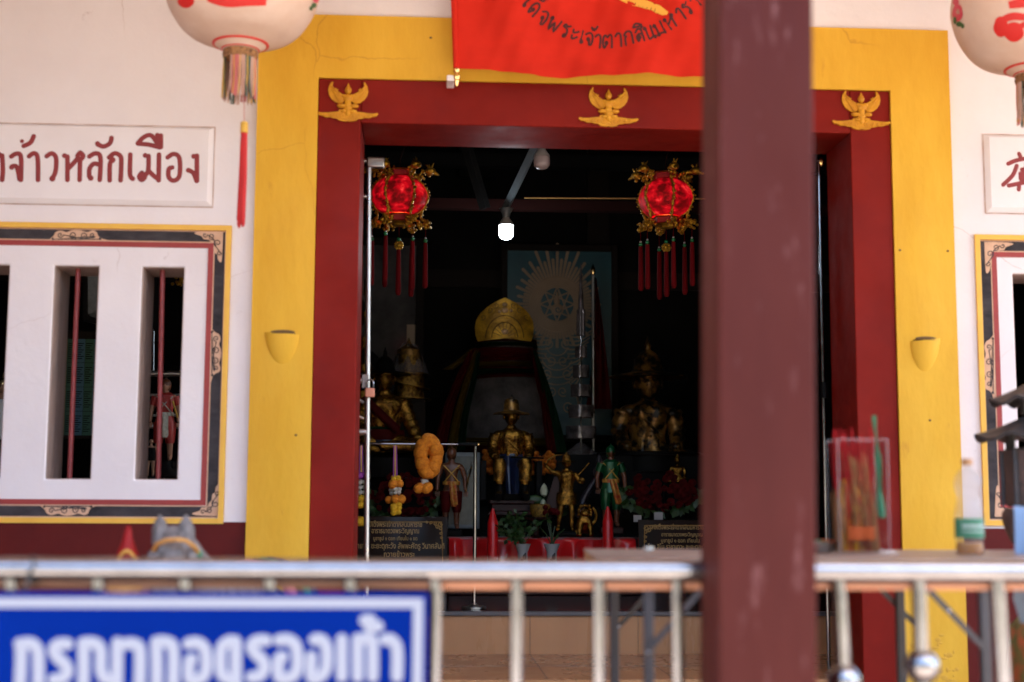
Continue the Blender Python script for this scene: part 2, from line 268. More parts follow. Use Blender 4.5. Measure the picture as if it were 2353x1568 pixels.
# ------------------------------------------------------------------ builders
ORG = {}
def V(*a): return Vector(a)
class MB:
    def __init__(s): s.bm = bmesh.new()
    def face(s, pts):
        return s.bm.faces.new([s.bm.verts.new(p) for p in pts])
    def hexa(s, a, b):            # two matching loops (front, back)
        n = len(a); va = [s.bm.verts.new(p) for p in a]; vb = [s.bm.verts.new(p) for p in b]
        s.bm.faces.new(va); s.bm.faces.new(vb[::-1])
        for i in range(n):
            j = (i + 1) % n; s.bm.faces.new((va[i], vb[i], vb[j], va[j]))
        return s
    def box(s, x0, x1, y0, y1, z0, z1):
        return s.hexa([V(x0, y0, z0), V(x1, y0, z0), V(x1, y0, z1), V(x0, y0, z1)], [V(x0, y1, z0), V(x1, y1, z0), V(x1, y1, z1), V(x0, y1, z1)])
    def prism(s, pts, ext): return s.hexa([Vector(p) for p in pts], [Vector(p) + ext for p in pts])
    def tube(s, pts, r, n=10, closed=False, caps=True, flat=None):
        pts = [Vector(p) for p in pts]; m = len(pts); rs = r if isinstance(r, (list, tuple)) else [r] * m
        rings = []; up = None
        for i, p in enumerate(pts):
            if closed: d = pts[(i + 1) % m] - pts[i - 1]
            else: d = pts[min(i + 1, m - 1)] - pts[max(i - 1, 0)]
            d = d.normalized() if d.length > 1e-9 else V(0, 0, 1)
            if flat is not None: u = flat
            elif up is None:
                u = V(0, 0, 1) if abs(d.z) < .9 else V(1, 0, 0)
            else: u = up
            side = d.cross(u); side = side.normalized() if side.length > 1e-9 else d.orthogonal().normalized()
            nn = side.cross(d).normalized(); up = nn
            kk = .12 if flat is not None else 1
            rings.append([s.bm.verts.new(p + side * math.cos(2 * PI * k / n) * rs[i] + nn * math.sin(2 * PI * k / n) * rs[i] * kk) for k in range(n)])
        L = m if closed else m - 1
        for i in range(L):
            a, b = rings[i], rings[(i + 1) % m]
            for k in range(n): s.bm.faces.new((a[k], a[(k + 1) % n], b[(k + 1) % n], b[k]))
        if caps and not closed: s.bm.faces.new(rings[0][::-1]); s.bm.faces.new(rings[-1])
        return s
    def lathe(s, c, prof, n=24, rot=0.0, ax=None, yk=1.0):
        c = Vector(c); rings = []
        for r, z in prof:
            if r < 1e-6: rings.append([s.bm.verts.new(c + V(0, 0, z))])
            else: rings.append([s.bm.verts.new(c + V(r * math.cos(rot + 2 * PI * k / n), yk * r * math.sin(rot + 2 * PI * k / n), z)) for k in range(n)])
        for a, b in zip(rings, rings[1:]):
            for k in range(n):
                p, q = k, (k + 1) % n
                if len(a) == 1 and len(b) == 1: continue
                if len(a) == 1: s.bm.faces.new((a[0], b[p], b[q]))
                elif len(b) == 1: s.bm.faces.new((a[p], a[q], b[0]))
                else: s.bm.faces.new((a[p], a[q], b[q], b[p]))
        if len(rings[0]) > 1: s.bm.faces.new(rings[0][::-1])
        if len(rings[-1]) > 1: s.bm.faces.new(rings[-1])
        return s
    def ball(s, c, r, u=14, v=9, rot=None, fn=None):
        c = Vector(c); r = Vector(r) if isinstance(r, (tuple, list, Vector)) else V(r, r, r)
        rings = []
        for j in range(v + 1):
            th = PI * j / v
            ring = []
            for i in range(1 if j in (0, v) else u):
                ph = 2 * PI * i / u
                d = V(math.sin(th) * math.cos(ph), math.sin(th) * math.sin(ph), math.cos(th))
                k = fn(d) if fn else 1.0
                p = V(d.x * r.x, d.y * r.y, d.z * r.z) * k
                if rot: p = rot @ p
                ring.append(s.bm.verts.new(c + p))
            rings.append(ring)
        for a, b in zip(rings, rings[1:]):
            for i in range(u):
                p, q = i, (i + 1) % u
                if len(a) == 1: s.bm.faces.new((a[0], b[p], b[q]))
                elif len(b) == 1: s.bm.faces.new((a[p], b[0], a[q]))
                else: s.bm.faces.new((a[p], b[p], b[q], a[q]))
        return s
    def sheet(s, fn, u, v, thick=None):
        g = [[s.bm.verts.new(fn(i / u, j / v)) for i in range(u + 1)] for j in range(v + 1)]
        for j in range(v):
            for i in range(u): s.bm.faces.new((g[j][i], g[j][i + 1], g[j + 1][i + 1], g[j + 1][i]))
        if thick:                                     # second skin and a rim
            P = [[Vector(g[j][i].co) for i in range(u + 1)] for j in range(v + 1)]
            def nrm(i, j):
                a = P[j][min(i + 1, u)] - P[j][max(i - 1, 0)]; b = P[min(j + 1, v)][i] - P[max(j - 1, 0)][i]
                n = a.cross(b); return n.normalized() if n.length > 1e-12 else V(0, 1, 0)
            h = [[s.bm.verts.new(P[j][i] + nrm(i, j) * thick) for i in range(u + 1)] for j in range(v + 1)]
            for j in range(v):
                for i in range(u): s.bm.faces.new((h[j][i], h[j + 1][i], h[j + 1][i + 1], h[j][i + 1]))
            rim = [(j, 0) for j in range(v)] + [(v, i) for i in range(u)] + [(j, u) for j in range(v, 0, -1)] + [(0, i) for i in range(u, 0, -1)]
            for (j0, i0), (j1, i1) in zip(rim, rim[1:] + rim[:1]): s.bm.faces.new((g[j0][i0], g[j1][i1], h[j1][i1], h[j0][i0]))
        return s
    def add(s, me, mtx=None):
        t = bmesh.new(); t.from_mesh(me)
        if mtx: bmesh.ops.transform(t, matrix=mtx, verts=t.verts)
        tmp = bpy.data.meshes.new('x'); t.to_mesh(tmp); t.free(); s.bm.from_mesh(tmp); bpy.data.meshes.remove(tmp)
        return s
    def build(s, name, m, parent=None, sharp=40, bevel=0.0, origin=None, flip=True):
        bmesh.ops.recalc_face_normals(s.bm, faces=s.bm.faces)
        if parent is not None: org = ORG[parent.name]
        elif origin is not None: org = Vector(origin)
        else:
            xs = [v.co for v in s.bm.verts]
            org = V((min(p.x for p in xs) + max(p.x for p in xs)) / 2, (min(p.y for p in xs) + max(p.y for p in xs)) / 2, min(p.z for p in xs))
        for v in s.bm.verts: v.co -= org
        me = bpy.data.meshes.new(name); s.bm.to_mesh(me); s.bm.free()
        for p in me.polygons: p.use_smooth = True
        me.set_sharp_from_angle(angle=R(sharp))
        me.materials.append(M[m] if isinstance(m, str) else m)
        o = bpy.data.objects.new(name, me); COL.objects.link(o)
        if parent is not None: o.parent = parent
        else: o.location = org
        ORG[o.name] = org
        if bevel:
            b = o.modifiers.new('bevel', 'BEVEL'); b.width = bevel; b.segments = 2; b.limit_method = 'ANGLE'; b.angle_limit = R(40)
        return o
def tag(o, label=None, cat=None, group=None, kind=None):
    if label: o['label'] = label
    if cat: o['category'] = cat
    if group: o['group'] = group
    if kind: o['kind'] = kind
    return o
def thing(name, loc, label, cat, group=None):
    o = bpy.data.objects.new(name, None); COL.objects.link(o); o.location = loc; o.empty_display_size = .05
    ORG[o.name] = Vector(loc); return tag(o, label, cat, group)
def dup(o, delta, label=None, parent=None):
    c = o.copy(); COL.objects.link(c)
    if parent is not None: c.parent = parent
    else:
        c.location = o.location + Vector(delta); ORG[c.name] = ORG[o.name] + Vector(delta)
        if label: c['label'] = label
    for ch in [x for x in S.objects if x.parent == o]: dup(ch, None, None, c)
    return c
def cat_rom(P, k=6):
    P = [Vector(p) for p in P]
    if len(P) < 3: return P
    out = []
    for i in range(len(P) - 1):
        a = P[max(i - 1, 0)]; b = P[i]; c = P[i + 1]; d = P[min(i + 2, len(P) - 1)]
        for j in range(k):
            t = j / k
            out.append(.5 * ((2 * b) + (c - a) * t + (2 * a - 5 * b + 4 * c - d) * t * t + (3 * b - a - 3 * c + d) * t ** 3))
    return out + [P[-1]]
def strokes(mb, S_, w, to, normal=V(0, -1, 0), k=5):
    """brush strokes: list of polylines in drawing units, `to` maps (x, y) to a point; w in metres (radius)"""
    for st in S_:
        ww = w
        if isinstance(st, tuple) and st[0] == 'b': mb.ball(to(*st[1]), V(st[2], .002, st[2]), 12, 8); continue
        P = cat_rom([to(*p) for p in st], k)
        mb.tube(P, ww, 8, flat=normal)
        for e in (P[0], P[-1]): mb.ball(e, V(ww, ww * .12, ww), 10, 6)
def mesh_of(o):
    dg = bpy.context.evaluated_depsgraph_get(); me = bpy.data.meshes.new_from_object(o.evaluated_get(dg)); return me
def text_mesh(t, size, off=0.0, align='CENTER'):
    c = bpy.data.curves.new('text', 'FONT'); c.body = t; c.size = size; c.offset = off; c.align_x = align; c.extrude = .0006; c.resolution_u = 3
    o = bpy.data.objects.new('text', c); COL.objects.link(o); me = mesh_of(o); bpy.data.objects.remove(o); return me
def skin(J, E, sub=2):
    """one continuous body: joints {name: (pos, radius)}, edges"""
    nm = list(J); me = bpy.data.meshes.new('s'); me.from_pydata([J[n][0] for n in nm], [(nm.index(a), nm.index(b)) for a, b in E], [])
    o = bpy.data.objects.new('s', me); COL.objects.link(o); sk = o.modifiers.new('s', 'SKIN'); sk.use_smooth_shade = True
    for i, n in enumerate(nm):
        d = me.skin_vertices[0].data[i]; r = J[n][1]; d.radius = r if isinstance(r, tuple) else (r, r); d.use_root = (i == 0)
    q = o.modifiers.new('q', 'SUBSURF'); q.levels = sub; q.render_levels = sub
    bpy.context.view_layer.update(); out = mesh_of(o); bpy.data.objects.remove(o); return out
def g2(x, z, cx, cz, w): return math.exp(-((x - cx) ** 2 + (z - cz) ** 2) / (w * w))
def face_fn(d):
    k = 1.0
    if d.y < 0:
        k += .16 * g2(d.x, d.z, 0, -.08, .16) + .07 * g2(d.x, d.z, 0, .12, .12)
        k -= .09 * (g2(d.x, d.z, .36, .12, .17) + g2(d.x, d.z, -.36, .12, .17))
        k += .06 * (g2(d.x, d.z, .36, .34, .2) + g2(d.x, d.z, -.36, .34, .2))
        k += .06 * g2(d.x, d.z, 0, -.44, .16) - .05 * g2(d.x, d.z, 0, -.34, .07) - .04 * g2(d.x, d.z, 0, -.58, .08)
        k += .08 * g2(d.x, d.z, 0, -.78, .2)
    if d.z < 0: k *= 1 - .16 * abs(d.x) * (-d.z)
    return k
STAND = dict(pel=((0, 0, .50), (.085, .06)), waist=((0, 0, .60), (.07, .05)), chest=((0, 0, .73), (.095, .06)), neck=((0, 0, .82), .036), hd=((0, -.005, .87), .04),
    sL=((-.115, 0, .775), .044), eL=((-.165, .01, .63), .033), wL=((-.17, -.04, .50), .025), hL=((-.17, -.055, .465), .022),
    sR=((.115, 0, .775), .044), eR=((.165, .01, .63), .033), wR=((.17, -.04, .50), .025), hR=((.17, -.055, .465), .022),
    pL=((-.06, 0, .46), .062), kL=((-.068, -.015, .27), .045), aL=((-.07, .012, .055), .03), tL=((-.078, -.07, .022), .026),
    pR=((.06, 0, .46), .062), kR=((.068, -.015, .27), .045), aR=((.07, .012, .055), .03), tR=((.078, -.07, .022), .026), head=(0, -.008, .915))
SEAT = dict(STAND, pel=((0, 0, .36), (.10, .075)), waist=((0, 0, .45), (.085, .06)), chest=((0, -.005, .58), (.115, .075)), neck=((0, 0, .69), .045), hd=((0, -.008, .74), .05),
    sL=((-.15, 0, .635), .055), eL=((-.18, -.01, .49), .045), wL=((-.155, -.13, .405), .033), hL=((-.14, -.17, .395), .029),
    sR=((.15, 0, .635), .055), eR=((.18, -.01, .49), .045), wR=((.155, -.13, .405), .033), hR=((.14, -.17, .395), .029),
    pL=((-.075, -.03, .34), .07), kL=((-.125, -.21, .335), .058), aL=((-.12, -.20, .07), .036), tL=((-.135, -.28, .025), .034),
    pR=((.075, -.03, .34), .07), kR=((.125, -.21, .335), .058), aR=((.12, -.20, .07), .036), tR=((.135, -.28, .025), .034), head=(0, -.012, .81))
LOTUS = dict(SEAT, kL=((-.27, -.14, .33), .062), aL=((-.06, -.22, .31), .04), tL=((.03, -.23, .31), .034), kR=((.27, -.14, .33), .062), aR=((.06, -.25, .33), .04), tR=((-.03, -.26, .33), .034))
EDG = [('pel', 'waist'), ('waist', 'chest'), ('chest', 'neck'), ('neck', 'hd')] + [e for s in 'LR' for e in
    (('chest', 's' + s), ('s' + s, 'e' + s), ('e' + s, 'w' + s), ('w' + s, 'h' + s), ('pel', 'p' + s), ('p' + s, 'k' + s), ('k' + s, 'a' + s), ('a' + s, 't' + s))]
def figure_body(pose, base, H, m, parent, yaw=0.0, hr=None, tweak=None, name='body'):
    P = {k: v for k, v in pose.items()}
    if tweak: P.update(tweak)
    hc = Vector(P.pop('head')); seated = pose is not STAND
    hr = hr or (.082 if seated else .060)
    me = skin(P, EDG)
    mb = MB(); mb.add(me)
    mb.ball(hc, V(hr * .86, hr * .98, hr * 1.18), 26, 22, fn=face_fn)
    for s in (-1, 1): mb.ball(hc + V(s * hr * .86, .012, -.005), V(hr * .13, hr * .28, hr * .36), 10, 8)
    for s in 'LR':                                    # five fingers, slightly curled
        h = Vector(P['h' + s][0]); w = Vector(P['w' + s][0]); d = (h - w).normalized(); sg = -1 if s == 'L' else 1
        side = d.cross(V(0, 0, 1)); side = side.normalized() if side.length > .1 else V(1, 0, 0)
        fr = .0075 * (1.25 if seated else 1)
        for i, L in enumerate((.040, .046, .043, .034)):
            b = h + side * (i - 1.5) * fr * 1.9 + d * .012
            mb.tube([b, b + d * L * .5 + V(0, 0, -.006), b + d * L * .85 + V(0, 0, -.02)], [fr, fr * .9, fr * .6], 6)
        mb.tube([h - side * .016, h - side * .03 + d * .016, h - side * .028 + d * .034 + V(0, 0, -.008)], [fr * 1.1, fr, fr * .7], 6)
    mt = Matrix.Translation(base) @ Matrix.Rotation(yaw, 4, 'Z') @ Matrix.Scale(H, 4)
    bmesh.ops.transform(mb.bm, matrix=mt, verts=mb.bm.verts)
    o = mb.build(name, m, parent, sharp=75)
    return mt, (lambda x, y, z: mt @ V(x, y, z))
def hat(parent, f, hc, r, H, m, style='brim', name='hat'):
    c = f(*hc)
    mb = MB()
    if style == 'brim':
        mb.lathe(c, [(r * 2.25 * H, r * .25 * H), (r * 2.2 * H, r * .32 * H), (r * 1.1 * H, r * .62 * H), (r * .98 * H, r * .7 * H), (r * .92 * H, r * 1.5 * H), (r * .80 * H, r * 2.0 * H), (r * .5 * H, r * 2.15 * H), (r * .14 * H, r * 2.2 * H), (r * .12 * H, r * 2.6 * H), (0, r * 2.8 * H)], 28)
    elif style == 'spire':
        mb.lathe(c, [(r * 1.02 * H, r * .35 * H), (r * 1.0 * H, r * .8 * H), (r * .8 * H, r * 1.2 * H), (r * .45 * H, r * 1.5 * H), (r * .3 * H, r * 1.9 * H), (r * .1 * H, r * 2.4 * H), (0, r * 2.9 * H)], 20)
    elif style == 'wide':
        mb.lathe(c, [(r * 2.5 * H, r * .30 * H), (r * 2.45 * H, r * .38 * H), (r * 1.1 * H, r * .66 * H), (r * 1.0 * H, r * .75 * H), (r * .85 * H, r * 1.5 * H), (r * .5 * H, r * 1.9 * H), (r * .2 * H, r * 2.1 * H), (r * .2 * H, r * 2.4 * H), (0, r * 3.0 * H)], 28)
    elif style == 'helm':
        mb.lathe(c, [(r * 1.05 * H, -r * .1 * H), (r * 1.05 * H, r * .5 * H), (r * .85 * H, r * .95 * H), (r * .4 * H, r * 1.3 * H), (r * .15 * H, r * 1.45 * H), (r * .1 * H, r * 1.75 * H), (0, r * 1.95 * H)], 20)
        mb.ball(c + V(0, r * .35 * H, -r * .5 * H), V(r * .95 * H, r * .7 * H, r * .9 * H), 14, 10)
    return mb.build(name, m, parent)

# ------------------------------------------------------------------ key planes (metres)
YW, YIN = 7.0, 7.30            # front and inner face of the shrine wall
Z0 = 0.0                       # porch floor
ZI = EYE.z - .818              # floor inside the door
ZP = EYE.z - .581              # raised altar platform
ZC = 5.1
Xp = lambda px, py, Y=YW: at(px, py, Y).x
Zp = lambda px, py, Y=YW: at(px, py, Y).z
# door and frame
DXL, DXR, DZT = Xp(821, 760), Xp(1962, 760), Zp(1380, 297)
FXL, FXR, FZT = Xp(722, 700), Xp(2054, 700), Zp(1385, 198)
BXL, BXR, BZT = Xp(579, 760), Xp(2194, 760), Zp(1440, 57)

# ------------------------------------------------------------------ setting
g = MB(); g.box(-60, 60, -5.0, 3.0, -.9, -.45); tag(g.build('ground', 'ground'), kind='structure')
g = MB(); g.box(-60, 60, -60, -5.0, -.9, -.46); tag(g.build('lawn', 'lawn'), kind='structure')
# unseen dark treeline, added to block low sky; glass and steel reflect it
g = MB(); rn = random.Random(11)
for i in range(420):
    x = rn.uniform(-34, 34); z = rn.uniform(.2, 1) ** .7 * (7.5 + 1.6 * math.sin(x * .5) + math.sin(x * 1.3)); r = rn.uniform(.7, 1.6)
    g.ball(V(x, -17 + rn.uniform(-1.5, 1.5), z - .4), r, 9, 7, fn=lambda d: 1 + .2 * math.sin(d.x * 9 + i) * math.sin(d.z * 8) + .12 * math.sin(d.y * 15 + i))
tag(g.build('added_trees', 'addedtreeleaf', sharp=20), 'unseen treeline added behind the camera to dim the interior', 'added_trees', kind='stuff')
g = MB(); g.box(-9, 12, 3.0, YW + .0, -.45, Z0); tag(g.build('porch_floor', 'porch'), kind='structure')
g = MB(); g.box(-4.2, 4.6, YW + .005, 8.22, -.3, ZI); tag(g.build('entrance_floor', 'tile'), kind='structure')
g = MB(); g.box(-4.2, 4.6, 8.245, 12.9, -.3, ZP); tag(g.build('altar_platform', 'tiledark'), kind='structure')
# tiled riser of the platform with grey nosing
st = thing('step_riser', (0.6, 8.24, ZI), 'tan wood-pattern tiled step up to the altar with grey nosing', 'step')
w = .62
for i in range(-6, 8):
    x0 = Xp(1000, 1440, 8.22) - .08 + i * w
    MB().box(x0 + .0015, x0 + w - .0015, 8.221, 8.245, ZI, ZP - .022).build('riser_tile', 'tile', st)
MB().box(-4.2, 4.6, 8.228, 8.2449, ZI, ZP - .0225).build('grout', 'grout', st)
MB().box(-4.2, 4.6, 8.20, 8.2449, ZP - .021, ZP + .004).build('nosing', 'nosing', st, bevel=.004)
tl = MB()
for i in range(-6, 8):                                          # tile joints on the entrance floor
    x0 = Xp(1000, 1440, 8.22) - .08 + i * w
    tl.box(x0 - .0015, x0 + .0015, YW + .02, 8.2, ZI + .0005, ZI + .002)
tl.box(-4, 4.5, 7.6, 7.603, ZI + .0005, ZI + .0021)
tag(tl.build('floor_joints', 'grout'), kind='structure')

# the shrine building: everything fixed to the masonry
B = thing('shrine_building', (0.9, YW, 0), 'white plastered shrine with yellow-banded red doorway and slotted painted windows', 'building')
def grid_wall(mb, xs, zs, solid, y0, y1):
    n, m = len(xs) - 1, len(zs) - 1
    ok = lambda i, j: 0 <= i < n and 0 <= j < m and solid((xs[i] + xs[i + 1]) / 2, (zs[j] + zs[j + 1]) / 2)
    for i in range(n):
        for j in range(m):
            if not ok(i, j): continue
            a, b, c, d = xs[i], xs[i + 1], zs[j], zs[j + 1]
            mb.face([V(a, y0, c), V(b, y0, c), V(b, y0, d), V(a, y0, d)])
            mb.face([V(a, y1, c), V(a, y1, d), V(b, y1, d), V(b, y1, c)])
            if not ok(i - 1, j): mb.face([V(a, y0, c), V(a, y0, d), V(a, y1, d), V(a, y1, c)])
            if not ok(i + 1, j): mb.face([V(b, y0, c), V(b, y1, c), V(b, y1, d), V(b, y0, d)])
            if not ok(i, j - 1): mb.face([V(a, y0, c), V(a, y1, c), V(b, y1, c), V(b, y0, c)])
            if not ok(i, j + 1): mb.face([V(a, y0, d), V(b, y0, d), V(b, y1, d), V(a, y1, d)])
SZT, SZB = Zp(200, 611), Zp(200, 1102)
slotsL = [(Xp(-170, 850), Xp(11, 850)), (Xp(114, 850), Xp(218, 850)), (Xp(318, 850), Xp(416, 850))]
SZTr, SZBr = Zp(2340, 629), Zp(2340, 1150)
slotsR = [(Xp(2335, 850), Xp(2440, 850)), (Xp(2540, 850), Xp(2650, 850))]
holes = [(a, b, SZB, SZT) for a, b in slotsL] + [(a, b, SZBr, SZTr) for a, b in slotsR] + [(FXL, FXR, -.3, FZT)]
xs = sorted({-4.2, 4.6} | {h[0] for h in holes} | {h[1] for h in holes}); zs = sorted({-.3, ZC} | {h[2] for h in holes} | {h[3] for h in holes})
wm = MB(); grid_wall(wm, xs, zs, lambda x, z: not any(h[0] < x < h[1] and h[2] < z < h[3] for h in holes), YW, YIN)
bmesh.ops.remove_doubles(wm.bm, verts=wm.bm.verts, dist=1e-5)
wall = wm.build('front_wall', 'plaster', B, bevel=.007)
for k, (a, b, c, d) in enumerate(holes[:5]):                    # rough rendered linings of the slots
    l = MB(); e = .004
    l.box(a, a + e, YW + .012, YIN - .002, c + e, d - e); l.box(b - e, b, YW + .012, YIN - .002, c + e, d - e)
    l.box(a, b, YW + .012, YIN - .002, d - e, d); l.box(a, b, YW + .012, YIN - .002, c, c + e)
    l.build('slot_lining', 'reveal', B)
# red dado
DZ = Zp(300, 1199)
MB().box(-4.2, BXL - .001, YW - .008, YW - .0005, 0, DZ).build('red_dado', 'dado', B, bevel=.002)
MB().box(BXR + .001, 4.6, YW - .008, YW - .0005, 0, Zp(2300, 1215)).build('red_dado', 'dado', B, bevel=.002)
MB().box(-3.3, -3.1, 3.7, YW - .02, 0, 4.6).build('added_shade_wall', 'dado', B)  # unseen wall, added to keep light off the left side
# yellow surround, red frame
yb = MB()
yb.box(BXL, FXL, YW - .035, YW - .0005, 0, BZT); yb.box(FXR, BXR, YW - .035, YW - .0005, 0, BZT); yb.box(FXL, FXR, YW - .035, YW - .0005, FZT, BZT)
bmesh.ops.remove_doubles(yb.bm, verts=yb.bm.verts, dist=1e-5)
yb.build('yellow_surround', 'yellow', B)
fr = thing_frame = MB()
YF = YW - .022; YD = YW + .42
fr.box(FXL, DXL, YF, YD, 0, FZT); fr.build('door_jamb', 'redpaint', B, bevel=.006)
MB().box(DXR, FXR, YF, YD, 0, FZT).build('door_jamb', 'redpaint', B, bevel=.006)
MB().box(DXL + .0005, DXR - .0005, YF, YD, DZT, FZT).build('door_lintel', 'redpaint', B, bevel=.006)
# room behind: back, sides, ceiling with steel members
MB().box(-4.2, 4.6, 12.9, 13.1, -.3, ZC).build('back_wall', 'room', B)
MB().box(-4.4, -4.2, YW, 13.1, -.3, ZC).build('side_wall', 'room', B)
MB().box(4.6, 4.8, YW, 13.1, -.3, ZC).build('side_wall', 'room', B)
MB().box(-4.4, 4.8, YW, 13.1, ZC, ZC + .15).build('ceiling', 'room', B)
for x in (-1.2, 1.55, 2.9): MB().box(x - .1, x + .1, 12.82, 12.899, ZP, ZC).build('wall_column', 'darkwood', B)
MB().box(-4.2, 4.6, 12.80, 12.8195, Zp(1050, 660, 12.8), Zp(1050, 620, 12.8)).build('wall_beam', 'darkwood', B)
MB().box(-4.2, 4.6, 12.84, 12.899, ZP, Zp(1050, 660, 12.84) - .12).build('wall_panel', 'room', B)
c1, c2 = at(1160, 482, 9.4), at(1262, 270, 8.1)
MB().tube([c1, c2], .028, 4).build('roof_brace', 'beam', B)
c1, c2 = at(1115, 480, 9.6), at(1070, 330, 9.6)
MB().tube([c1, c2], .04, 4).build('roof_brace', 'room', B)
MB().box(-4.2, 4.6, 9.6, 9.68, Zp(1000, 478, 9.6) , Zp(1000, 455, 9.6)).build('roof_tie', 'roomred', B)
MB().box(-4.2, 4.6, 11.2, 11.3, Zp(1000, 380, 11.2) , Zp(1000, 350, 11.2)).build('roof_tie', 'room', B)
MB().tube([at(1205, 455, 9.2), at(1760, 458, 9.2)], .0055, 8).build('conduit', 'goldtext', B)
fb = MB(); q = at(1055, 340, 12.7)
fb.box(q.x, q.x + .34, 12.6, 12.7, Zp(1055, 414, 12.7), Zp(1055, 320, 12.7)); fb.build('switch_panel', 'room', B, bevel=.01)
# porch roof above and beyond the picture
pr = MB(); pr.hexa([V(-9, 1.6, 4.5), V(8.5, 1.6, 4.5), V(8.5, 1.6, 4.58), V(-9, 1.6, 4.58)], [V(-9, YW - .002, 4.9), V(8.5, YW - .002, 4.9), V(8.5, YW - .002, 5.0), V(-9, YW - .002, 5.0)])
pr.build('porch_roof', 'roofm', B)

# painted windows
def window(xl, xr, zt, zb, bl, br, slots, szt, szb, barpx):
    """outer yellow moulding rectangle xl..xr; parts are children of the window"""
    wn = MB()
    Yo = YW - .012
    def ring(m, name, i0, i1, y0, y1):
        r = MB()
        r.box(xl + i0, xr - i0, y0, y1, zt - i1, zt - i0); r.box(xl + i0, xr - i0, y0, y1, zb + i0, zb + i1)
        r.box(xl + i0, xl + i1, y0, y1, zb + i1, zt - i1); r.box(xr - i1, xr - i0, y0, y1, zb + i1, zt - i1)
        return r.build(name, m, WN)
    u = sc(YW)
    WN = MB()
    WN.box(xl + 30 * u, xr - 30 * u, YW - .0015, YW - .0003, zb + 30 * u, zb + 31 * u)
    WN = WN.build('window', 'plaster', B)
    ring('borderyellow', 'yellow_moulding', 0, 12 * u, YW - .016, YW - .0005)
    ring('scroll', 'cream_line', 12.2 * u, 15 * u, YW - .003, YW - .0005)
    ring('bandblack', 'black_band', 15 * u, 38 * u, YW - .0022, YW - .0005)
    ring('scroll', 'cream_line', 38.1 * u, 40.5 * u, YW - .003, YW - .0005)
    ring('linered', 'red_line', 41 * u, 53 * u, YW - .004, YW - .0005)
    for (a, b), (pt, pb) in zip(slots, barpx):
        p = at(*pt, YW + .075); q = at(*pb, YW + .075)
        MB().tube([V(p.x, p.y, szt - .004), V(q.x, q.y, szb + .004)], .0125, 12).build('window_bar', 'barred', WN)
    return WN
u7 = sc(YW)
WXR, WZT, WZB = Xp(524, 850), Zp(300, 516), Zp(300, 1203)
winL = window(Xp(-700, 850), WXR, WZT, WZB, 0, 0, slotsL, SZT, SZB, [((-80, 620), (-95, 1095)), ((180, 615), (160, 1098)), ((374, 615), (364, 1097))])
RXL, RZT, RZB = Xp(2248, 850), Zp(2300, 541), Zp(2300, 1208)
winR = window(RXL, Xp(2900, 850), RZT, RZB, 0, 0, slotsR, SZTr, SZBr, [((2395, 640), (2410, 1150)), ((2600, 640), (2620, 1150))])
def spiral(cx, cy, r, turns, a0, sgn=1, n=16):
    return [(cx + sgn * r * (1 - .8 * i / n) * math.cos(a0 + turns * 2 * PI * i / n), cy + r * (1 - .8 * i / n) * math.sin(a0 + turns * 2 * PI * i / n)) for i in range(n + 1)]
def scroll_patch(win, outline, curls):
    """cream cloud with dark curls, painted on the black band"""
    m = MB(); P = cat_rom([V(x, 0, y) for x, y in outline] + [V(outline[0][0], 0, outline[0][1])], 4)[:-1]
    pts = [at(p.x, p.z, YW - .0034) for p in P]; m.prism(pts, V(0, .0010, 0)); m.build('scrollwork', 'scroll', win)
    curls = curls + [[c[0] for c in curls]]
    d = MB(); strokes(d, curls, .0024, lambda x, y: at(x, y, YW - .0040), k=2); d.build('scrollwork_lines', 'bandblack', win)
def long_scroll(win, x, y, L, hgt, vert=False, up=1):
    f = (lambda a, b: (x + b * up, y + a)) if vert else (lambda a, b: (x + a, y + b * up))
    o = [(-.5, .5), (-.45, .25), (-.40, .0), (-.36, -.35), (-.27, -.5), (-.17, -.36), (-.06, -.54), (.08, -.52), (.19, -.36), (.29, -.5), (.36, -.35), (.39, .0), (.44, .25), (.5, .5)]
    c = [spiral(-.28 * L, -.08 * hgt, .30 * hgt, 1.2, 0), spiral(-.05 * L, -.04 * hgt, .40 * hgt, 1.4, .6), spiral(.13 * L, .0 * hgt, .34 * hgt, 1.2, 2.2, -1), spiral(.29 * L, -.05 * hgt, .28 * hgt, 1.2, .5), spiral(-.41 * L, .28 * hgt, .12 * hgt, 1, .5), spiral(.42 * L, .28 * hgt, .12 * hgt, 1, .5)]
    scroll_patch(win, [f(a * L, b * hgt) for a, b in o], [[f(*p) for p in s] for s in c])
def corner_scroll(win, x, y, sx, sy):
    f = lambda a, b: (x + a * sx, y + b * sy)
    o = [(0, 0), (-20, 0), (-58, 2), (-66, 6), (-50, 12), (-45, 19), (-32, 21), (-28, 30), (-22, 36), (-20, 50), (-14, 54), (-12, 66), (-5, 72), (-2, 52)]
    c = [spiral(-42, 9, 6, 1, 0), spiral(-26, 13, 8, 1.2, 1), spiral(-13, 28, 9, 1.2, 2), spiral(-9, 50, 6, 1, .5)]
    scroll_patch(win, [f(*p) for p in o], [[f(*p) for p in s] for s in c])
long_scroll(winL, 175, 542, 130, 24); long_scroll(winL, 155, 1172, 130, 24, up=-1); long_scroll(winL, 495, 812, 120, 24, True, up=-1)
corner_scroll(winL, 513, 531, 1, 1); corner_scroll(winL, 508, 1186, 1, -1)
long_scroll(winR, 2274, 840, 150, 24, True, up=1); corner_scroll(winR, 2262, 556, -1, 1); corner_scroll(winR, 2286, 1188, -1, -1); long_scroll(winR, 2420, 568, 130, 24)

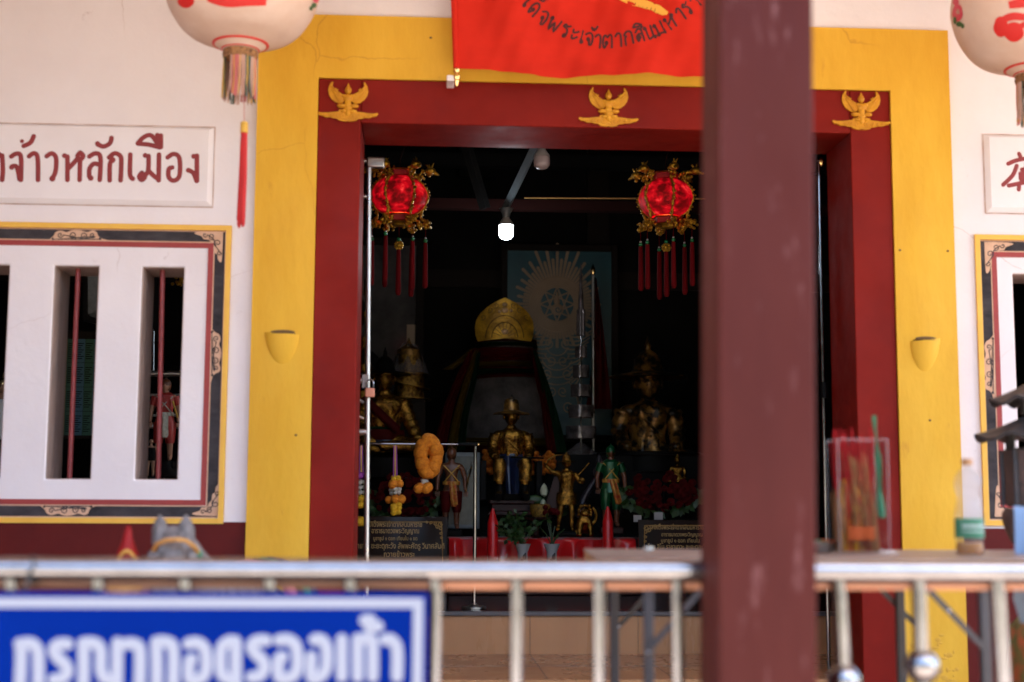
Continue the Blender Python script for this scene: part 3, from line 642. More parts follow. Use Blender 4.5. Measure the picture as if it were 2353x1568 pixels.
# name plaques moulded on the wall
def plaque(pl, pr_, pt, pb):
    m = MB(); a = .011
    x0, x1, z0, z1 = pl, pr_, pb, pt; e = .026
    m.hexa([V(x0 + e, YW - .017, z0 + e), V(x1 - e, YW - .017, z0 + e), V(x1 - e, YW - .017, z1 - e * .5), V(x0 + e, YW - .017, z1 - e * .5)], [V(x0, YW - .0005, z0), V(x1, YW - .0005, z0), V(x1, YW - .0005, z1), V(x0, YW - .0005, z1)])
    PQ = m.build('name_plaque', 'plaque', B, sharp=15, bevel=.003)
    k = MB(); w = .0045
    k.box(x0 - w, x0, YW - .004, YW - .0005, z0 - w, z1 + w); k.box(x1, x1 + w, YW - .004, YW - .0005, z0 - w, z1 + w); k.box(x0, x1, YW - .004, YW - .0005, z1, z1 + w); k.box(x0, x1, YW - .004, YW - .0005, z0 - w, z0)
    k.build('plaque_edge', 'edgebrown', PQ); return PQ
plL = plaque(-2.9, Xp(491, 380), Zp(250, 289), Zp(250, 472))
kx = .3298
ST = [[(15, 1085), (20, 1180), (15, 1255)], [(-60, 1095), (-20, 1072), (12, 1090)],
    [(78, 1092), (115, 1072), (146, 1095), (146, 1255)], ('b', (82, 1166), 21), [(85, 1160), (112, 1160), (128, 1200), (136, 1250)],
    ('b', (153, 985), 16), [(165, 1018), (212, 995), (235, 950)], ('b', (232, 952), 16),
    [(203, 1090), (235, 1070), (262, 1098), (265, 1255)], [(325, 1090), (360, 1070), (390, 1100), (388, 1190), (366, 1245)], ('b', (365, 1246), 24),
    ('b', (450, 1086), 20), [(470, 1092), (470, 1255)], [(472, 1180), (515, 1135), (540, 1105)], [(560, 1064), (580, 1088), (560, 1112), (540, 1088), (560, 1064)], [(558, 1118), (555, 1255)],
    [(622, 1092), (665, 1070), (700, 1098), (695, 1255)], [(698, 1152), (655, 1142), (624, 1176), (622, 1232)], ('b', (632, 1242), 22),
    ('b', (680, 1002), 20), [(682, 1008), (722, 1022), (765, 1000), (777, 962)], ('b', (775, 962), 17),
    [(760, 1098), (798, 1070), (840, 1090), (845, 1150), (840, 1258)], [(762, 1100), (790, 1116), (766, 1142), (764, 1258)],
    [(908, 1078), (906, 1215), (925, 1248)], ('b', (924, 1245), 19),
    ('b', (1012, 1084), 20), [(1035, 1088), (1032, 1190), (1000, 1232)], [(988, 1205), (1010, 1232), (988, 1256), (970, 1232), (988, 1205)], [(1034, 1190), (1070, 1225), (1105, 1252)], [(1108, 1078), (1105, 1258)],
    [(960, 1000), (1005, 955), (1058, 948), (1112, 1028)], [(962, 1002), (1040, 1010), (1112, 1028)], [(1121, 945), (1121, 1026)], [(1096, 942), (1096, 985)],
    [(1168, 1098), (1210, 1074), (1250, 1104), (1250, 1225), (1210, 1260), (1176, 1235), (1176, 1180), (1200, 1168)],
    ('b', (1350, 1090), 20), [(1372, 1086), (1372, 1262)], [(1370, 1262), (1348, 1208), (1312, 1186)], ('b', (1310, 1188), 18)]
lm = MB(); uu = kx * sc(YW)
for s_ in ST:
    if isinstance(s_, tuple): lm.ball(at(s_[1][0] * kx, s_[1][1] * kx, YW - .0175), V(s_[2] * .9 * uu, .0022, s_[2] * .9 * uu), 14, 8)
    else: strokes(lm, [s_], 16.5 * uu, lambda x, y: at(x * kx, y * kx, YW - .0175))
lm.build('lettering', 'textred', plL)
plR = plaque(Xp(2262, 400), 4.4, Zp(2350, 312), Zp(2350, 491))
# one brush character at the plaque's edge
k2 = .3665; to = lambda x, y: at(1781 + x * k2, y * k2, YW - .0175)
RS = [[(1462, 1028), (1520, 1005), (1640, 985)], [(1530, 965), (1545, 1000)], [(1515, 1040), (1490, 1100), (1430, 1160)], [(1548, 1065), (1600, 1055)], [(1575, 1030), (1575, 1110)], [(1538, 1090), (1610, 1082)], [(1540, 1090), (1545, 1130), (1600, 1120), (1605, 1085)], [(1545, 1110), (1600, 1102)], [(1465, 1165), (1540, 1150), (1620, 1135)], [(1532, 1150), (1528, 1190)],
      [(1650, 1050), (1700, 1040), (1690, 1190), (1670, 1175)], [(1650, 1050), (1645, 1120), (1625, 1180)], [(1650, 1085), (1690, 1080)], [(1648, 1120), (1690, 1115)]]
lm = MB(); strokes(lm, RS, 14 * k2 * sc(YW), to); lm.build('lettering', 'textred', plR)
# plaster incense pockets
def pocket(cx, cy, hw, h, tilt=0):
    c = at(cx, cy, YW - .035); u = sc(YW)
    m = MB()
    def f(a, b):
        th = PI * a; r = hw * u * (1 - b ** 1.7) ** .62 + .002
        return V(c.x - r * math.cos(th) + tilt * b * .01, c.y + .006 - .036 * math.sin(th) * (1 - b ** 1.5) ** .8, c.z - h * u * b + tilt * .012 * math.cos(th) * (1 - b))
    m.sheet(f, 14, 8, .004); p = m.build('incense_pocket', 'yellow', B, sharp=80)
    t = MB(); t.prism([c + V(-hw * u * .8 * math.cos(PI * i / 10), -.034 * math.sin(PI * i / 10), -.002) for i in range(11)], V(0, 0, .003)); t.ball(c + V(.004, -.001, .008), V(hw * u * .72, .004, .011), 16, 8); t.build('pocket_hollow_shade', 'hollow', p)  # dark solid in place of the shaded recess
pocket(648, 767, 39, 76, 0.4); pocket(2126, 782, 36, 80, -.8)
MBw = MB(); rn = random.Random(21)
for i in range(70): MBw.ball(at(rn.uniform(2095, 2205), rn.triangular(1440, 1600, 1570), YW - .0345), V(rn.uniform(.004, .022), .0018, rn.uniform(.003, .014)), 9, 6, fn=lambda d: 1 + .3 * math.sin(d.x * 5 + i) * math.sin(d.z * 7))
tag(MBw.build('flaked_paint', 'yellowworn', B), kind='stuff')
for px, py in ((990, 87), (2068, 575), (2178, 577), (2137, 966), (680, 1000), (1044, 157)):
    MB().ball(at(px, py, YW - .035), V(.007, .003, .006), 8, 6).build('nail_hole_shade', 'hollow', B)

# ------------------------------------------------------------------ winged emblems on the lintel
def emblem(cx, cy, label):
    k = .09766 * sc(YW); o = at(cx, cy, YF)                       # cx, cy = middle of the base line
    T = lambda x, y, d=0: V(o.x + (x - 1085) * k, YF - .002 - d, o.z - (y - 1240) * k)
    E = thing('winged_emblem', (o.x, YF, o.z), label, 'emblem', 'winged gold emblems along the door lintel')
    base = [(1110, 1240), (1190, 1235), (1290, 1215), (1340, 1170), (1430, 1165), (1500, 1140), (1600, 1150), (1680, 1110), (1760, 1100), (1815, 1045), (1790, 1015), (1700, 1035), (1560, 1030), (1420, 1010), (1310, 1000), (1290, 950)]
    P = [(1085, 1215)] + base + [(2170 - x, y) for x, y in base[::-1]]
    m = MB(); m.prism([T(x, y, .012) for x, y in P], V(0, .012, 0))
    for s in (-1, 1):
        X = lambda x: 1085 + s * (x - 1085)
        for (sx, sy, r, t0) in ((1200, 1110, 68, .5), (1350, 1095, 52, 2), (1480, 1085, 40, 1), (1600, 1085, 34, 2.5), (1700, 1072, 26, 1)):
            m.tube([T(X(x), y, .013) for x, y in spiral(sx, sy, r, 1.2, t0, s)], .0028, 6)
    m.build('cloud_base', 'emblem', E, bevel=.002)
    wing = [(1180, 590), (1330, 525), (1348, 490), (1310, 448), (1350, 452), (1375, 412), (1405, 425), (1432, 470), (1462, 380), (1446, 262), (1488, 272), (1545, 370), (1566, 480), (1540, 600), (1475, 700), (1390, 765), (1300, 800), (1225, 795), (1180, 745)]
    for s in (-1, 1):
        X = lambda x: 1085 + s * (x - 1085)
        m = MB(); m.prism([T(X(x), y, .010) for x, y in wing], V(0, .010, 0))
        for i in range(9):
            t = i / 8; a = (1190, 610 + 150 * t); b = (1500 - 190 * t, 420 + 330 * t + (0 if i else -60)); c = ((a[0] + b[0]) / 2 + 40, (a[1] + b[1]) / 2 + 40)
            m.tube([T(X(x), y, .0115) for x, y in cat3(a, c, b)], .0045, 6)
        m.build('wing', 'emblem', E, bevel=.002)
    m = MB()
    for x, y, rx, ry, d in ((1085, 680, 115, 100, .018), (1085, 810, 78, 110, .016), (1085, 910, 95, 75, .016), (940, 860, 105, 52, .016), (1230, 860, 105, 52, .016), (985, 985, 70, 45, .012), (1185, 985, 70, 45, .012), (1085, 1000, 60, 105, .014), (1000, 620, 70, 45, .014), (1170, 620, 70, 45, .014)):
        m.ball(T(x, y, .010), V(rx * k * 1.12, d * .85, ry * k * 1.05), 14, 10)
    m.build('figure', 'emblem', E)
    m = MB(); m.ball(T(1085, 480, .008), V(84 * k, .016, 92 * k), 16, 12, fn=face_fn)
    m.lathe(T(1085, 440, .008), [(70 * k, 0), (52 * k, 40 * k), (34 * k, 70 * k), (22 * k, 105 * k), (0, 150 * k)], 12); m.build('head', 'emblem', E)
def cat3(a, b, c): return [a, ((a[0] + 2 * b[0] + c[0]) / 4, (a[1] + 2 * b[1] + c[1]) / 4), c]
emblem(799, 281, 'gold winged figure emblem at the left corner of the red lintel')
emblem(1398, 293, 'gold winged figure emblem at the middle of the lintel, right under the red flag')
emblem(1979, 300, 'gold winged figure emblem at the right corner of the lintel beyond the pillar')

# ------------------------------------------------------------------ red flag
YFL = YW - .16
FG = thing('red_flag', at(1048, 170, YFL), 'bright red flag with curved dark lettering hung above the doorway', 'flag')
def flagpt(px, py, off=0):
    q = at(px, py, YFL); a = px / 2353
    wv = .026 * math.sin(px * .019 + py * .014) + .014 * math.sin(px * .047 - py * .021 + 1) + .010 * math.sin(py * .035 + px * .020) + .004 * math.sin(px * .12 + py * .05)
    k = min(1, max(0, (px - 1050) / 90)); return V(q.x, q.y + wv * k - off, q.z)
def fl(a, b):
    px = 1041 + a * 640; bot = 157 + 18 * min(1, a * 3.2) ** 1.1 - 2.5 * a
    lean = 7 * (1 - b)
    return flagpt(px + (8 * b if a < .02 else 0), -190 + (bot + 190) * b)
MB().sheet(fl, 90, 40, .0012).build('cloth', 'flag', FG, sharp=80)
MB().tube([at(1034, -260, YFL), at(1049, 158, YFL)], .016, 12).build('pole_sleeve', 'flag', FG)
u = sc(YFL); p = at(1049, 150, YFL)
m = MB(); m.lathe(at(1049, 203, YFL), [(0, 0), (4 * u, 6 * u), (7 * u, 17 * u), (6 * u, 19 * u), (9 * u, 24 * u), (9.5 * u, 29 * u), (4 * u, 35 * u), (8 * u, 40 * u), (8.5 * u, 45 * u), (5 * u, 50 * u), (5 * u, 56 * u)], 16); m.build('finial', 'brass', FG)
m = MB(); m.box(at(1027, 160, YFL).x, at(1044, 160, YFL).x, YFL - .01, YFL + .12, at(0, 164, YFL).z, at(0, 150, YFL).z); m.build('pole_bracket', 'plaque', FG, bevel=.004)
GL = {'เ': [[(.4, 1), (.4, .15), (.6, .02), (.75, .15), (.58, .26)]],
 'ด': [[(.45, .5), (.33, .4), (.45, .3), (.57, .4), (.45, .5)], [(.45, .3), (.25, 0), (.1, .4), (.2, .85), (.5, 1), (.8, .85), (.9, .5), (.9, 0)]],
 'จ': [[(.42, .58), (.3, .47), (.42, .36), (.54, .47), (.42, .58)], [(.54, .44), (.62, .02), (.85, .12), (.9, .6), (.72, .95), (.4, 1), (.1, .82)]],
 'พ': [[(.12, .97), (.0, .86), (.12, .75), (.22, .86), (.12, .97)], [(.12, .75), (.26, 0), (.5, .7), (.74, 0), (.95, 1)]],
 'ร': [[(.12, .8), (.3, 1), (.55, .86), (.88, .97)], [(.14, .78), (.6, .66), (.76, .4), (.72, .12), (.52, .02), (.46, .2), (.7, .26)]],
 'ะ': [[(.2, .8), (.25, .6), (.5, .62), (.85, .82)], [(.2, .35), (.25, .12), (.5, .14), (.85, .35)]],
 'า': [[(.1, .8), (.4, 1), (.72, .82), (.74, 0)]],
 'ต': [[(.42, .5), (.32, .4), (.42, .3), (.52, .4), (.42, .5)], [(.42, .3), (.2, 0), (.06, .4), (.14, .88), (.32, 1), (.5, .82), (.7, 1), (.9, .85), (.92, 0)]],
 'ก': [[(.15, 0), (.15, .55), (.32, .64), (.08, .76), (.4, 1), (.75, .95), (.87, .7), (.87, 0)]],
 'ส': [[(.38, .42), (.27, .31), (.38, .2), (.5, .31), (.38, .42)], [(.38, .2), (.2, 0), (.12, .4), (.5, .58), (.8, .42), (.82, 0)], [(.12, .76), (.45, 1), (.75, .85), (.8, .45)], [(.7, .9), (.98, 1.12)]],
 'น': [[(.14, .97), (.03, .87), (.14, .77), (.26, .87), (.14, .97)], [(.2, .8), (.24, .1), (.38, .02), (.8, .18)], [(.8, 1), (.8, .12), (.92, 0), (1, .12), (.85, .2)]],
 'ม': [[(.14, .97), (.03, .87), (.14, .77), (.26, .87), (.14, .97)], [(.22, .8), (.22, .25), (.08, .1), (.2, 0), (.32, .14), (.82, .06)], [(.84, 1), (.84, 0)]],
 'ห': [[(.11, .97), (.02, .87), (.11, .77), (.21, .87), (.11, .97)], [(.2, .87), (.2, 0)], [(.2, .42), (.6, .7), (.78, .98), (.92, .88), (.78, .72), (.74, .5), (.78, 0)]],
 '้': [[(.25, 1.5), (.38, 1.36), (.48, 1.42)], [(.38, 1.32), (.6, 1.3), (.85, 1.62)]],
 '็': [[(.3, 1.26), (.3, 1.5), (.6, 1.55), (.72, 1.38), (.5, 1.3)], [(.6, 1.55), (.9, 1.72)]],
 'ิ': [[(.08, 1.2), (.3, 1.42), (.6, 1.42), (.95, 1.2), (.08, 1.2)]]}
ft = MB(); kf = .26857
seq = [('ม', 655, 62), ('เ', 728, 40), ('ด', 790, 66), ('็', 790, 66), ('จ', 872, 66), ('พ', 968, 84), ('ร', 1072, 62), ('ะ', 1158, 60), ('เ', 1224, 42), ('จ', 1288, 66), ('้', 1320, 66), ('า', 1376, 60), ('ต', 1458, 74), ('า', 1556, 60), ('ก', 1640, 68), ('ส', 1738, 68), ('ิ', 1738, 74), ('น', 1830, 74), ('ม', 1922, 74), ('ห', 2018, 74), ('า', 2105, 52), ('ร', 2166, 60), ('า', 2240, 56), ('ช', 2320, 66)]
GL['ช'] = [[(.2, .6), (.1, .5), (.2, .4), (.3, .5)], [(.2, .4), (.3, 0), (.85, .05), (.85, .5), (.6, .8)], [(.2, .95), (.45, .8), (.95, 1.1)]]
for ch, gx, gw in seq:
    a = math.asin((gx - 1480) / 1010.0)                       # angle along the arc of the lettering
    def to(x, y):
        rad = 1012 - y * 110; lx = (x - .5) * gw * 1.18
        X = 1480 + rad * math.sin(a) + lx * math.cos(a); Yy = -612 + rad * math.cos(a) - lx * math.sin(a)
        return flagpt(1005.4 + X * kf, Yy * kf, .0016)
    strokes(ft, GL[ch], 10.2 * kf * sc(YFL), to, k=3)
ft.build('lettering', 'flagtext', FG)
m = MB(); sw = [(1420, -90), (1600, 20), (1680, 55), (1740, 62), (1920, 140), (1958, 140), (1966, 120), (1900, 60), (1800, 10), (1640, -70)]
m.prism([flagpt(1005.4 + x * kf, y * kf, .0035) for x, y in sw], V(0, .0012, 0)); m.build('sword_print', 'flagsword', FG)
m = MB()
for i in range(7): m.tube([flagpt(1005.4 + (1700 + i * 32) * kf, (10 + i * 15) * kf, .0038), flagpt(1005.4 + (1690 + i * 32) * kf, (36 + i * 15) * kf, .0038)], .0014, 6)
m.ball(flagpt(1005.4 + 1925 * kf, 108 * kf, .0038), V(.006, .002, .004), 8, 6); m.build('sword_lines', 'flagtext', FG)

# ------------------------------------------------------------------ white paper lanterns
def white_lantern(cx, cy, Y, label, marks, seed):
    u = sc(Y); c = at(cx, cy, Y)
    L = thing('paper_lantern', c, label, 'lantern', 'round white paper lanterns hanging before the wall')
    prof = [(41, -172), (62, -158), (66, -156), (92, -147), (118, -136), (140, -118), (156, -96), (170, -70), (181, -36), (186, 0), (181, 36), (170, 70), (150, 105), (118, 136), (75, 155), (48, 162)]
    PR = cat_rom([V(r, 0, z) for r, z in prof], 3)
    PR = [(p.x * u, p.z * u) for p in PR]
    m = MB(); m.lathe(c, PR, 64); m.build('paper_shell', 'paper', L, sharp=80)
    def rad(z):
        for (r0, z0), (r1, z1) in zip(PR, PR[1:]):
            if z0 <= z <= z1: return r0 + (r1 - r0) * (z - z0) / max(1e-6, z1 - z0)
        return PR[0][0] if z < PR[0][1] else PR[-1][0]
    def onto(px, py, off=.003):
        d = (at(px, py, Y) - EYE); g = lambda t: (lambda q: math.hypot(q.x - c.x, q.y - c.y) - rad(q.z - c.z) - off)(EYE + d * t)
        t0 = .90                                              # walk along the sight line to the shell
        while t0 < 1.05 and g(t0) > 0: t0 += .001
        lo, hi = t0 - .001, t0
        for _ in range(20):
            mid = (lo + hi) / 2
            if g(mid) > 0: lo = mid
            else: hi = mid
        return EYE + d * hi
    for name, mt, parts in marks:
        for p in parts:
            m = MB()
            if p[0] == 'blob':
                m.sheet(lambda a, b: onto(p[1] + p[3] * b * math.cos(2 * PI * a) * (1 + .05 * math.sin(a * 31)), p[2] + p[4] * b * math.sin(2 * PI * a)), 22, 5)
            else:
                P = cat_rom([V(x, 0, y) for x, y in p[1]], 5); n = len(P)
                def rib(a, b):
                    i = min(int(b * (n - 1)), n - 2); t = b * (n - 1) - i; q = P[i].lerp(P[i + 1], t); d = (P[min(i + 2, n - 1)] - P[max(i - 1, 0)]).normalized()
                    w = p[2] * (.55 + .45 * math.sin(PI * (.12 + .8 * b))) * 2 * (a - .5); return onto(q.x - d.z * w, q.z + d.x * w)
                m.sheet(rib, 4, 2 * n)
            bmesh.ops.remove_doubles(m.bm, verts=m.bm.verts, dist=1e-6); m.build(name, mt, L, sharp=80)
    m = MB()
    for zz, rr in ((-157, 64), (-169, 43)): m.lathe(c, [(rr * u, (zz - 2.5) * u), ((rr + 2.2) * u, zz * u), ((rr + 1) * u, (zz + 3) * u)], 48)
    m.build('red_ring', 'lanternred', L)
    m = MB(); m.lathe(c, [(36 * u, -194 * u), (40 * u, -191 * u), (41.5 * u, -182 * u), (39 * u, -173 * u)], 32); m.build('straw_collar', 'straw', L)
    rnd = random.Random(seed)
    FR = {'fringe': MB(), 'fringegreen': MB(), 'fringeyel': MB(), 'fringered': MB()}
    for i in range(110):
        a = 2 * PI * i / 110; r = 37 * u
        if 3.6 < a < 4.2: continue
        b = (i // 7) % 4
        k = ['fringe', 'fringegreen', 'fringe', 'fringered'][b] if rnd.random() > .16 else 'fringeyel'
        ln = rnd.uniform(88, 104); x = c.x + r * math.cos(a); y = c.y + r * math.sin(a)
        FR[k].tube([V(x, y, c.z - 190 * u), V(x + rnd.uniform(-2, 2) * u, y, c.z - (190 + ln * .5) * u), V(x + rnd.uniform(-4, 4) * u, y + rnd.uniform(-2, 2) * u, c.z - (190 + ln) * u)], 1.5 * u, 5)
    for k, mm in FR.items(): mm.build('fringe', k, L)
    return L, c, u
tk = [('red_character', 'lanternred', [('line', [(478, -5), (520, 5), (570, 3), (612, 5)], 12), ('line', [(590, -40), (560, -18), (540, -30)], 10), ('line', [(470, -60), (500, -30), (480, -8)], 12), ('line', [(615, -60), (600, -30), (612, 0)], 12), ('blob', 427, 2, 19, 17), ('line', [(425, -30), (432, -10)], 10)]),
      ('pink_flower', 'lanternpink', [('blob', 726, -2, 7, 9), ('blob', 722, -22, 7, 10)]), ('green_leaf', 'lanterngreen', [('blob', 722, 13, 6, 6), ('blob', 715, 20, 4, 5)])]
L1, c1_, u1 = white_lantern(557, -45, 6.2, 'white paper lantern with red character hanging left of the doorway', tk, 3)
tr = MB(); q = lambda x, y: at(x, y, 6.2)
tr = MB(); tr.tube([q(562, 150), q(561, 282)], .0016, 6); tr.build('tassel_string', 'fringered', L1)
tr = MB(); tr.lathe(q(561, 304), [(9 * u1, -2 * u1), (9 * u1, 22 * u1), (6 * u1, 25 * u1)], 14); tr.build('tassel_binding', 'fringeyel', L1)
tr = MB(); rn = random.Random(4)
for i in range(46):
    a = rn.uniform(0, 2 * PI); r = 8.5 * u1 * math.sqrt(rn.random()); e = rn.uniform(205, 226)
    p = q(561, 306); tr.tube([p + V(r * .8 * math.cos(a), r * .8 * math.sin(a), 0), p + V(r * math.cos(a), r * math.sin(a), -e * .5 * u1), p + V(r * 1.08 * math.cos(a) - .004, r * math.sin(a), -e * u1)], 1.6 * u1, 5)
tr.build('red_tassel', 'tasselbright', L1)
tk = [('red_character', 'lanternred', [('line', [(2318, 12), (2360, 6), (2400, 8)], 11), ('blob', 2300, 62, 17, 24), ('blob', 2330, 74, 23, 23), ('line', [(2305, 45), (2330, 38), (2370, 42)], 9), ('line', [(2345, 60), (2380, 50)], 8)]),
      ('pink_flower', 'lanternpink', [('blob', 2200, 30, 12, 20), ('blob', 2196, 5, 7, 8)]), ('flower_eye', 'fringe', [('blob', 2201, 28, 4, 7)]), ('green_leaf', 'lanterngreen', [('blob', 2204, 56, 7, 6), ('blob', 2194, 47, 4, 9), ('blob', 2212, 60, 4, 6)])]
white_lantern(2366, 16, 6.2, 'white paper lantern with pink flower and red strokes right of the doorway', tk, 5)

# ------------------------------------------------------------------ railing, pillar, blue sign
YR = 3.5; ur = sc(YR)
PXL, PXR = at(1646, 800, 3.3).x, at(1866, 800, 3.3).x
PL = thing('porch_pillar', (PXL + .1, 3.4, 0), 'maroon painted square pillar standing in front of the doorway', 'pillar')
lk = lambda z: (z - .75) * .0132
w_ = PXR - PXL
MB().hexa([V(x + lk(z), y, z) for x, y, z in ((PXL, 3.3, -.45), (PXR, 3.3, -.45), (PXR, 3.3 + w_, -.45), (PXL, 3.3 + w_, -.45))], [V(x + lk(z), y, z) for x, y, z in ((PXL, 3.3, 4.6), (PXR, 3.3, 4.6), (PXR, 3.3 + w_, 4.6), (PXL, 3.3 + w_, 4.6))]).build('shaft', 'pillar', PL, bevel=.007)
zr = at(1170, 1311, YR).z; rr = 25.5 * ur
RLB = thing('stainless_railing', (0, YR, 0), 'stainless steel pipe railing across the foreground with thin balusters', 'railing')
xr0 = at(1648, 1310, YR).x
def top_pipe(x0, x1):
    MB().tube([V(x0, YR, zr), V(x1, YR, zr)], rr, 28).build('top_rail', 'steel', RLB)
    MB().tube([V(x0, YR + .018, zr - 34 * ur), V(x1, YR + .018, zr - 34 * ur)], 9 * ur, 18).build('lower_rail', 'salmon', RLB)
top_pipe(-3.5, PXL - .002); top_pipe(PXR + .002, 3.4)
MB().ball(V(PXL - .004, YR - .0, zr), V(.01, rr * .98, rr * .98), 20, 12).build('rail_cap', 'steel', RLB)
bx = [25, 225, 425, 620, 805, 1001, 1187, 1376, 1556]
bx = [at(p, 1345, YR).x for p in bx]
bx = [bx[0] - .214 * k for k in range(3, 0, -1)] + bx
for x in bx: MB().tube([V(x, YR, Z0), V(x, YR, zr - 20 * ur)], 14.5 * ur, 18).build('baluster', 'steel', RLB)
for pt, pb, ball in ((1925, 1938, 1565), (2110, 2118, 1531), (2290, 2304, None)):
    a, b = at(pt, 1335, YR), at(pb, 1560, YR); d = (b - a) / (a.z - b.z)
    bot = a + d * (a.z - Z0)
    MB().tube([bot, a + V(0, 0, .01)], 17 * ur, 18).build('baluster', 'steel', RLB)
    if ball:
        q = at(pb, ball, YR); MB().ball(q, 40 * ur, 24, 16).build('ball_joint', 'steel', RLB)
MB().tube([V(-3.5, YR, .12), V(PXL - .002, YR, .12)], 14 * ur, 16).build('bottom_rail', 'steel', RLB)
MB().tube([V(PXR + .002, YR, .12), V(3.4, YR, .12)], 14 * ur, 16).build('bottom_rail', 'steel', RLB)

YS = 3.44
SG = thing('blue_sign', (at(400, 1450, YS).x, YS, .4), 'blue sign board with white lettering tied to the railing', 'sign')
sx0, sx1 = -1.45, at(984, 1450, YS).x; sz1, sz0 = at(500, 1362, YS).z, .40
MB().box(sx0, sx1, YS, YS + .012, sz0, sz1).build('board', 'signblue', SG, bevel=.002)
us = sc(YS)
b = MB(); e0, e1 = 12 * us, 34 * us
b.box(sx0 + e0, sx1 - e0, YS - .0016, YS - .0002, sz1 - e1, sz1 - e0); b.box(sx1 - e1, sx1 - e0, YS - .0016, YS - .0002, sz0 + e0, sz1 - e1)
b.box(sx0 + e0, sx1 - e1, YS - .0016, YS - .0002, sz0 + e0, sz0 + e1); b.box(sx0 + e0, sx0 + e1, YS - .0016, YS - .0002, sz0 + e1, sz1 - e1)
b.build('white_border', 'signwhite', SG)
ks = .21974
BL = [[(210, 1010), (222, 720), (218, 590)], [(205, 590), (330, 588), (392, 660), (402, 800), (402, 1010)],
      [(705, 592), (610, 596), (562, 650), (600, 730), (685, 810), (702, 890), (640, 955), (560, 965)], [(690, 1080), (690, 1150)],
      [(870, 1010), (876, 780), (872, 585)], [(868, 583), (985, 583), (1052, 655), (1056, 860), (1110, 958), (1215, 960)], [(1220, 1010), (1228, 580)], [(1318, 592), (1395, 590), (1462, 660), (1462, 1010)],
      [(1640, 1010), (1640, 800), (1632, 575)], [(1632, 572), (1745, 572), (1812, 650), (1812, 1010)],
      [(1968, 588), (2065, 580), (2145, 655), (2155, 860), (2095, 955), (1985, 960), (1980, 780), (2005, 750)],
      [(2466, 1010), (2466, 570)], [(2466, 568), (2385, 568), (2312, 650), (2312, 890), (2385, 960)]]
BR = [[(430, 556), (330, 560), (278, 615), (318, 690), (395, 765), (412, 850), (360, 925), (275, 940)],
      [(565, 552), (670, 550), (745, 625), (755, 840), (690, 940), (570, 942), (558, 760), (600, 728)],
      [(935, 548), (1010, 550), (1062, 640), (1058, 840), (990, 935), (905, 940), (902, 725)],
      [(1222, 545), (1222, 935)], [(1388, 540), (1388, 935)], [(1388, 600), (1450, 535), (1530, 545), (1545, 620), (1545, 935)],
      [(1462, 345), (1530, 345), (1500, 405), (1600, 408)], [(1672, 548), (1735, 548), (1798, 640), (1800, 935)]]
ts = MB()
strokes(ts, BL, 60 * ks * us, lambda x, y: at(x * ks, 1350.1 + y * ks, YS - .0005), k=5)
strokes(ts, BR, 60 * ks * us, lambda x, y: at(517 + x * ks, 1350.1 + y * ks, YS - .0005), k=5)
ts.build('lettering', 'signwhite', SG)
# wire twisted round the rail, holding the sign
c = at(78, 1311, YR); m = MB()
m.tube([c + V(.008 * math.sin(3 * t), -math.cos(t) * (rr + .004), math.sin(t) * (rr + .004)) for t in [2 * PI * i / 22 for i in range(22)]], .0035, 8, closed=True)
m.tube([c + V(0, -rr - .004, -.01), c + V(-.008, -rr - .012, -.04), c + V(.004, -rr - .008, -.075)], .004, 8)
tag(m.build('wire_tie', 'cableblack'), 'black wire twisted round the rail above the blue sign', 'wire')

# ------------------------------------------------------------------ folding table on the porch and its load
TZ = EYE.z - .1347; yb_, yf_ = 5.0, 4.05
xa, xb_, xc, xd = at(1340, 1257, yb_).x, 2.42, 2.42, at(1372, 1283, yf_).x
T_ = thing('folding_table', (1.3, 4.5, 0), 'worn folding table with black iron legs behind the pillar', 'table')
m = MB(); m.hexa([V(xd, yf_, TZ), V(xc, yf_, TZ), V(xb_, yb_, TZ), V(xa, yb_, TZ)], [V(xd, yf_, TZ - .008), V(xc, yf_, TZ - .008), V(xb_, yb_, TZ - .008), V(xa, yb_, TZ - .008)]); m.build('table_top', 'tabletop', T_, bevel=.003)
m = MB(); e = .004; m.hexa([V(xd + e, yf_ + e, TZ - .0085), V(xc, yf_ + e, TZ - .0085), V(xb_, yb_ - e, TZ - .0085), V(xa + e, yb_ - e, TZ - .0085)], [V(xd + e, yf_ + e, TZ - .034), V(xc, yf_ + e, TZ - .034), V(xb_, yb_ - e, TZ - .034), V(xa + e, yb_ - e, TZ - .034)]); m.build('edge_band', 'tableedge', T_, bevel=.003)
def leg(x, y): MB().box(x - .014, x + .014, y - .014, y + .014, Z0, TZ - .0345).build('leg', 'ironblack', T_, bevel=.003)
lx = at(1490, 1450, 4.15).x; rx = at(2262, 1450, 4.15).x
for x in (lx, rx):
    for y in (4.15, 4.9): leg(x, y)
def brace(p, q, Y):
    a, b = at(*p, Y), at(*q, Y); MB().hexa([a + V(0, -.004, .012), b + V(0, -.004, .012), b + V(0, -.004, -.012), a + V(0, -.004, -.012)], [a + V(0, .004, .012), b + V(0, .004, .012), b + V(0, .004, -.012), a + V(0, .004, -.012)]).build('brace', 'ironblack', T_)
brace((1492, 1492), (1625, 1340), 4.13); brace((1424, 1438), (1500, 1352), 4.92)
brace((2258, 1486), (2105, 1325), 4.13); brace((2100, 1432), (2000, 1330), 4.92)
for p, Y in (((1490, 1349), 4.13), ((1490, 1500), 4.13), ((1422, 1440), 4.88), ((2180, 1405), 4.12)): MB().ball(at(*p, Y), V(.007, .004, .007), 10, 7).build('rivet', 'steel', T_)

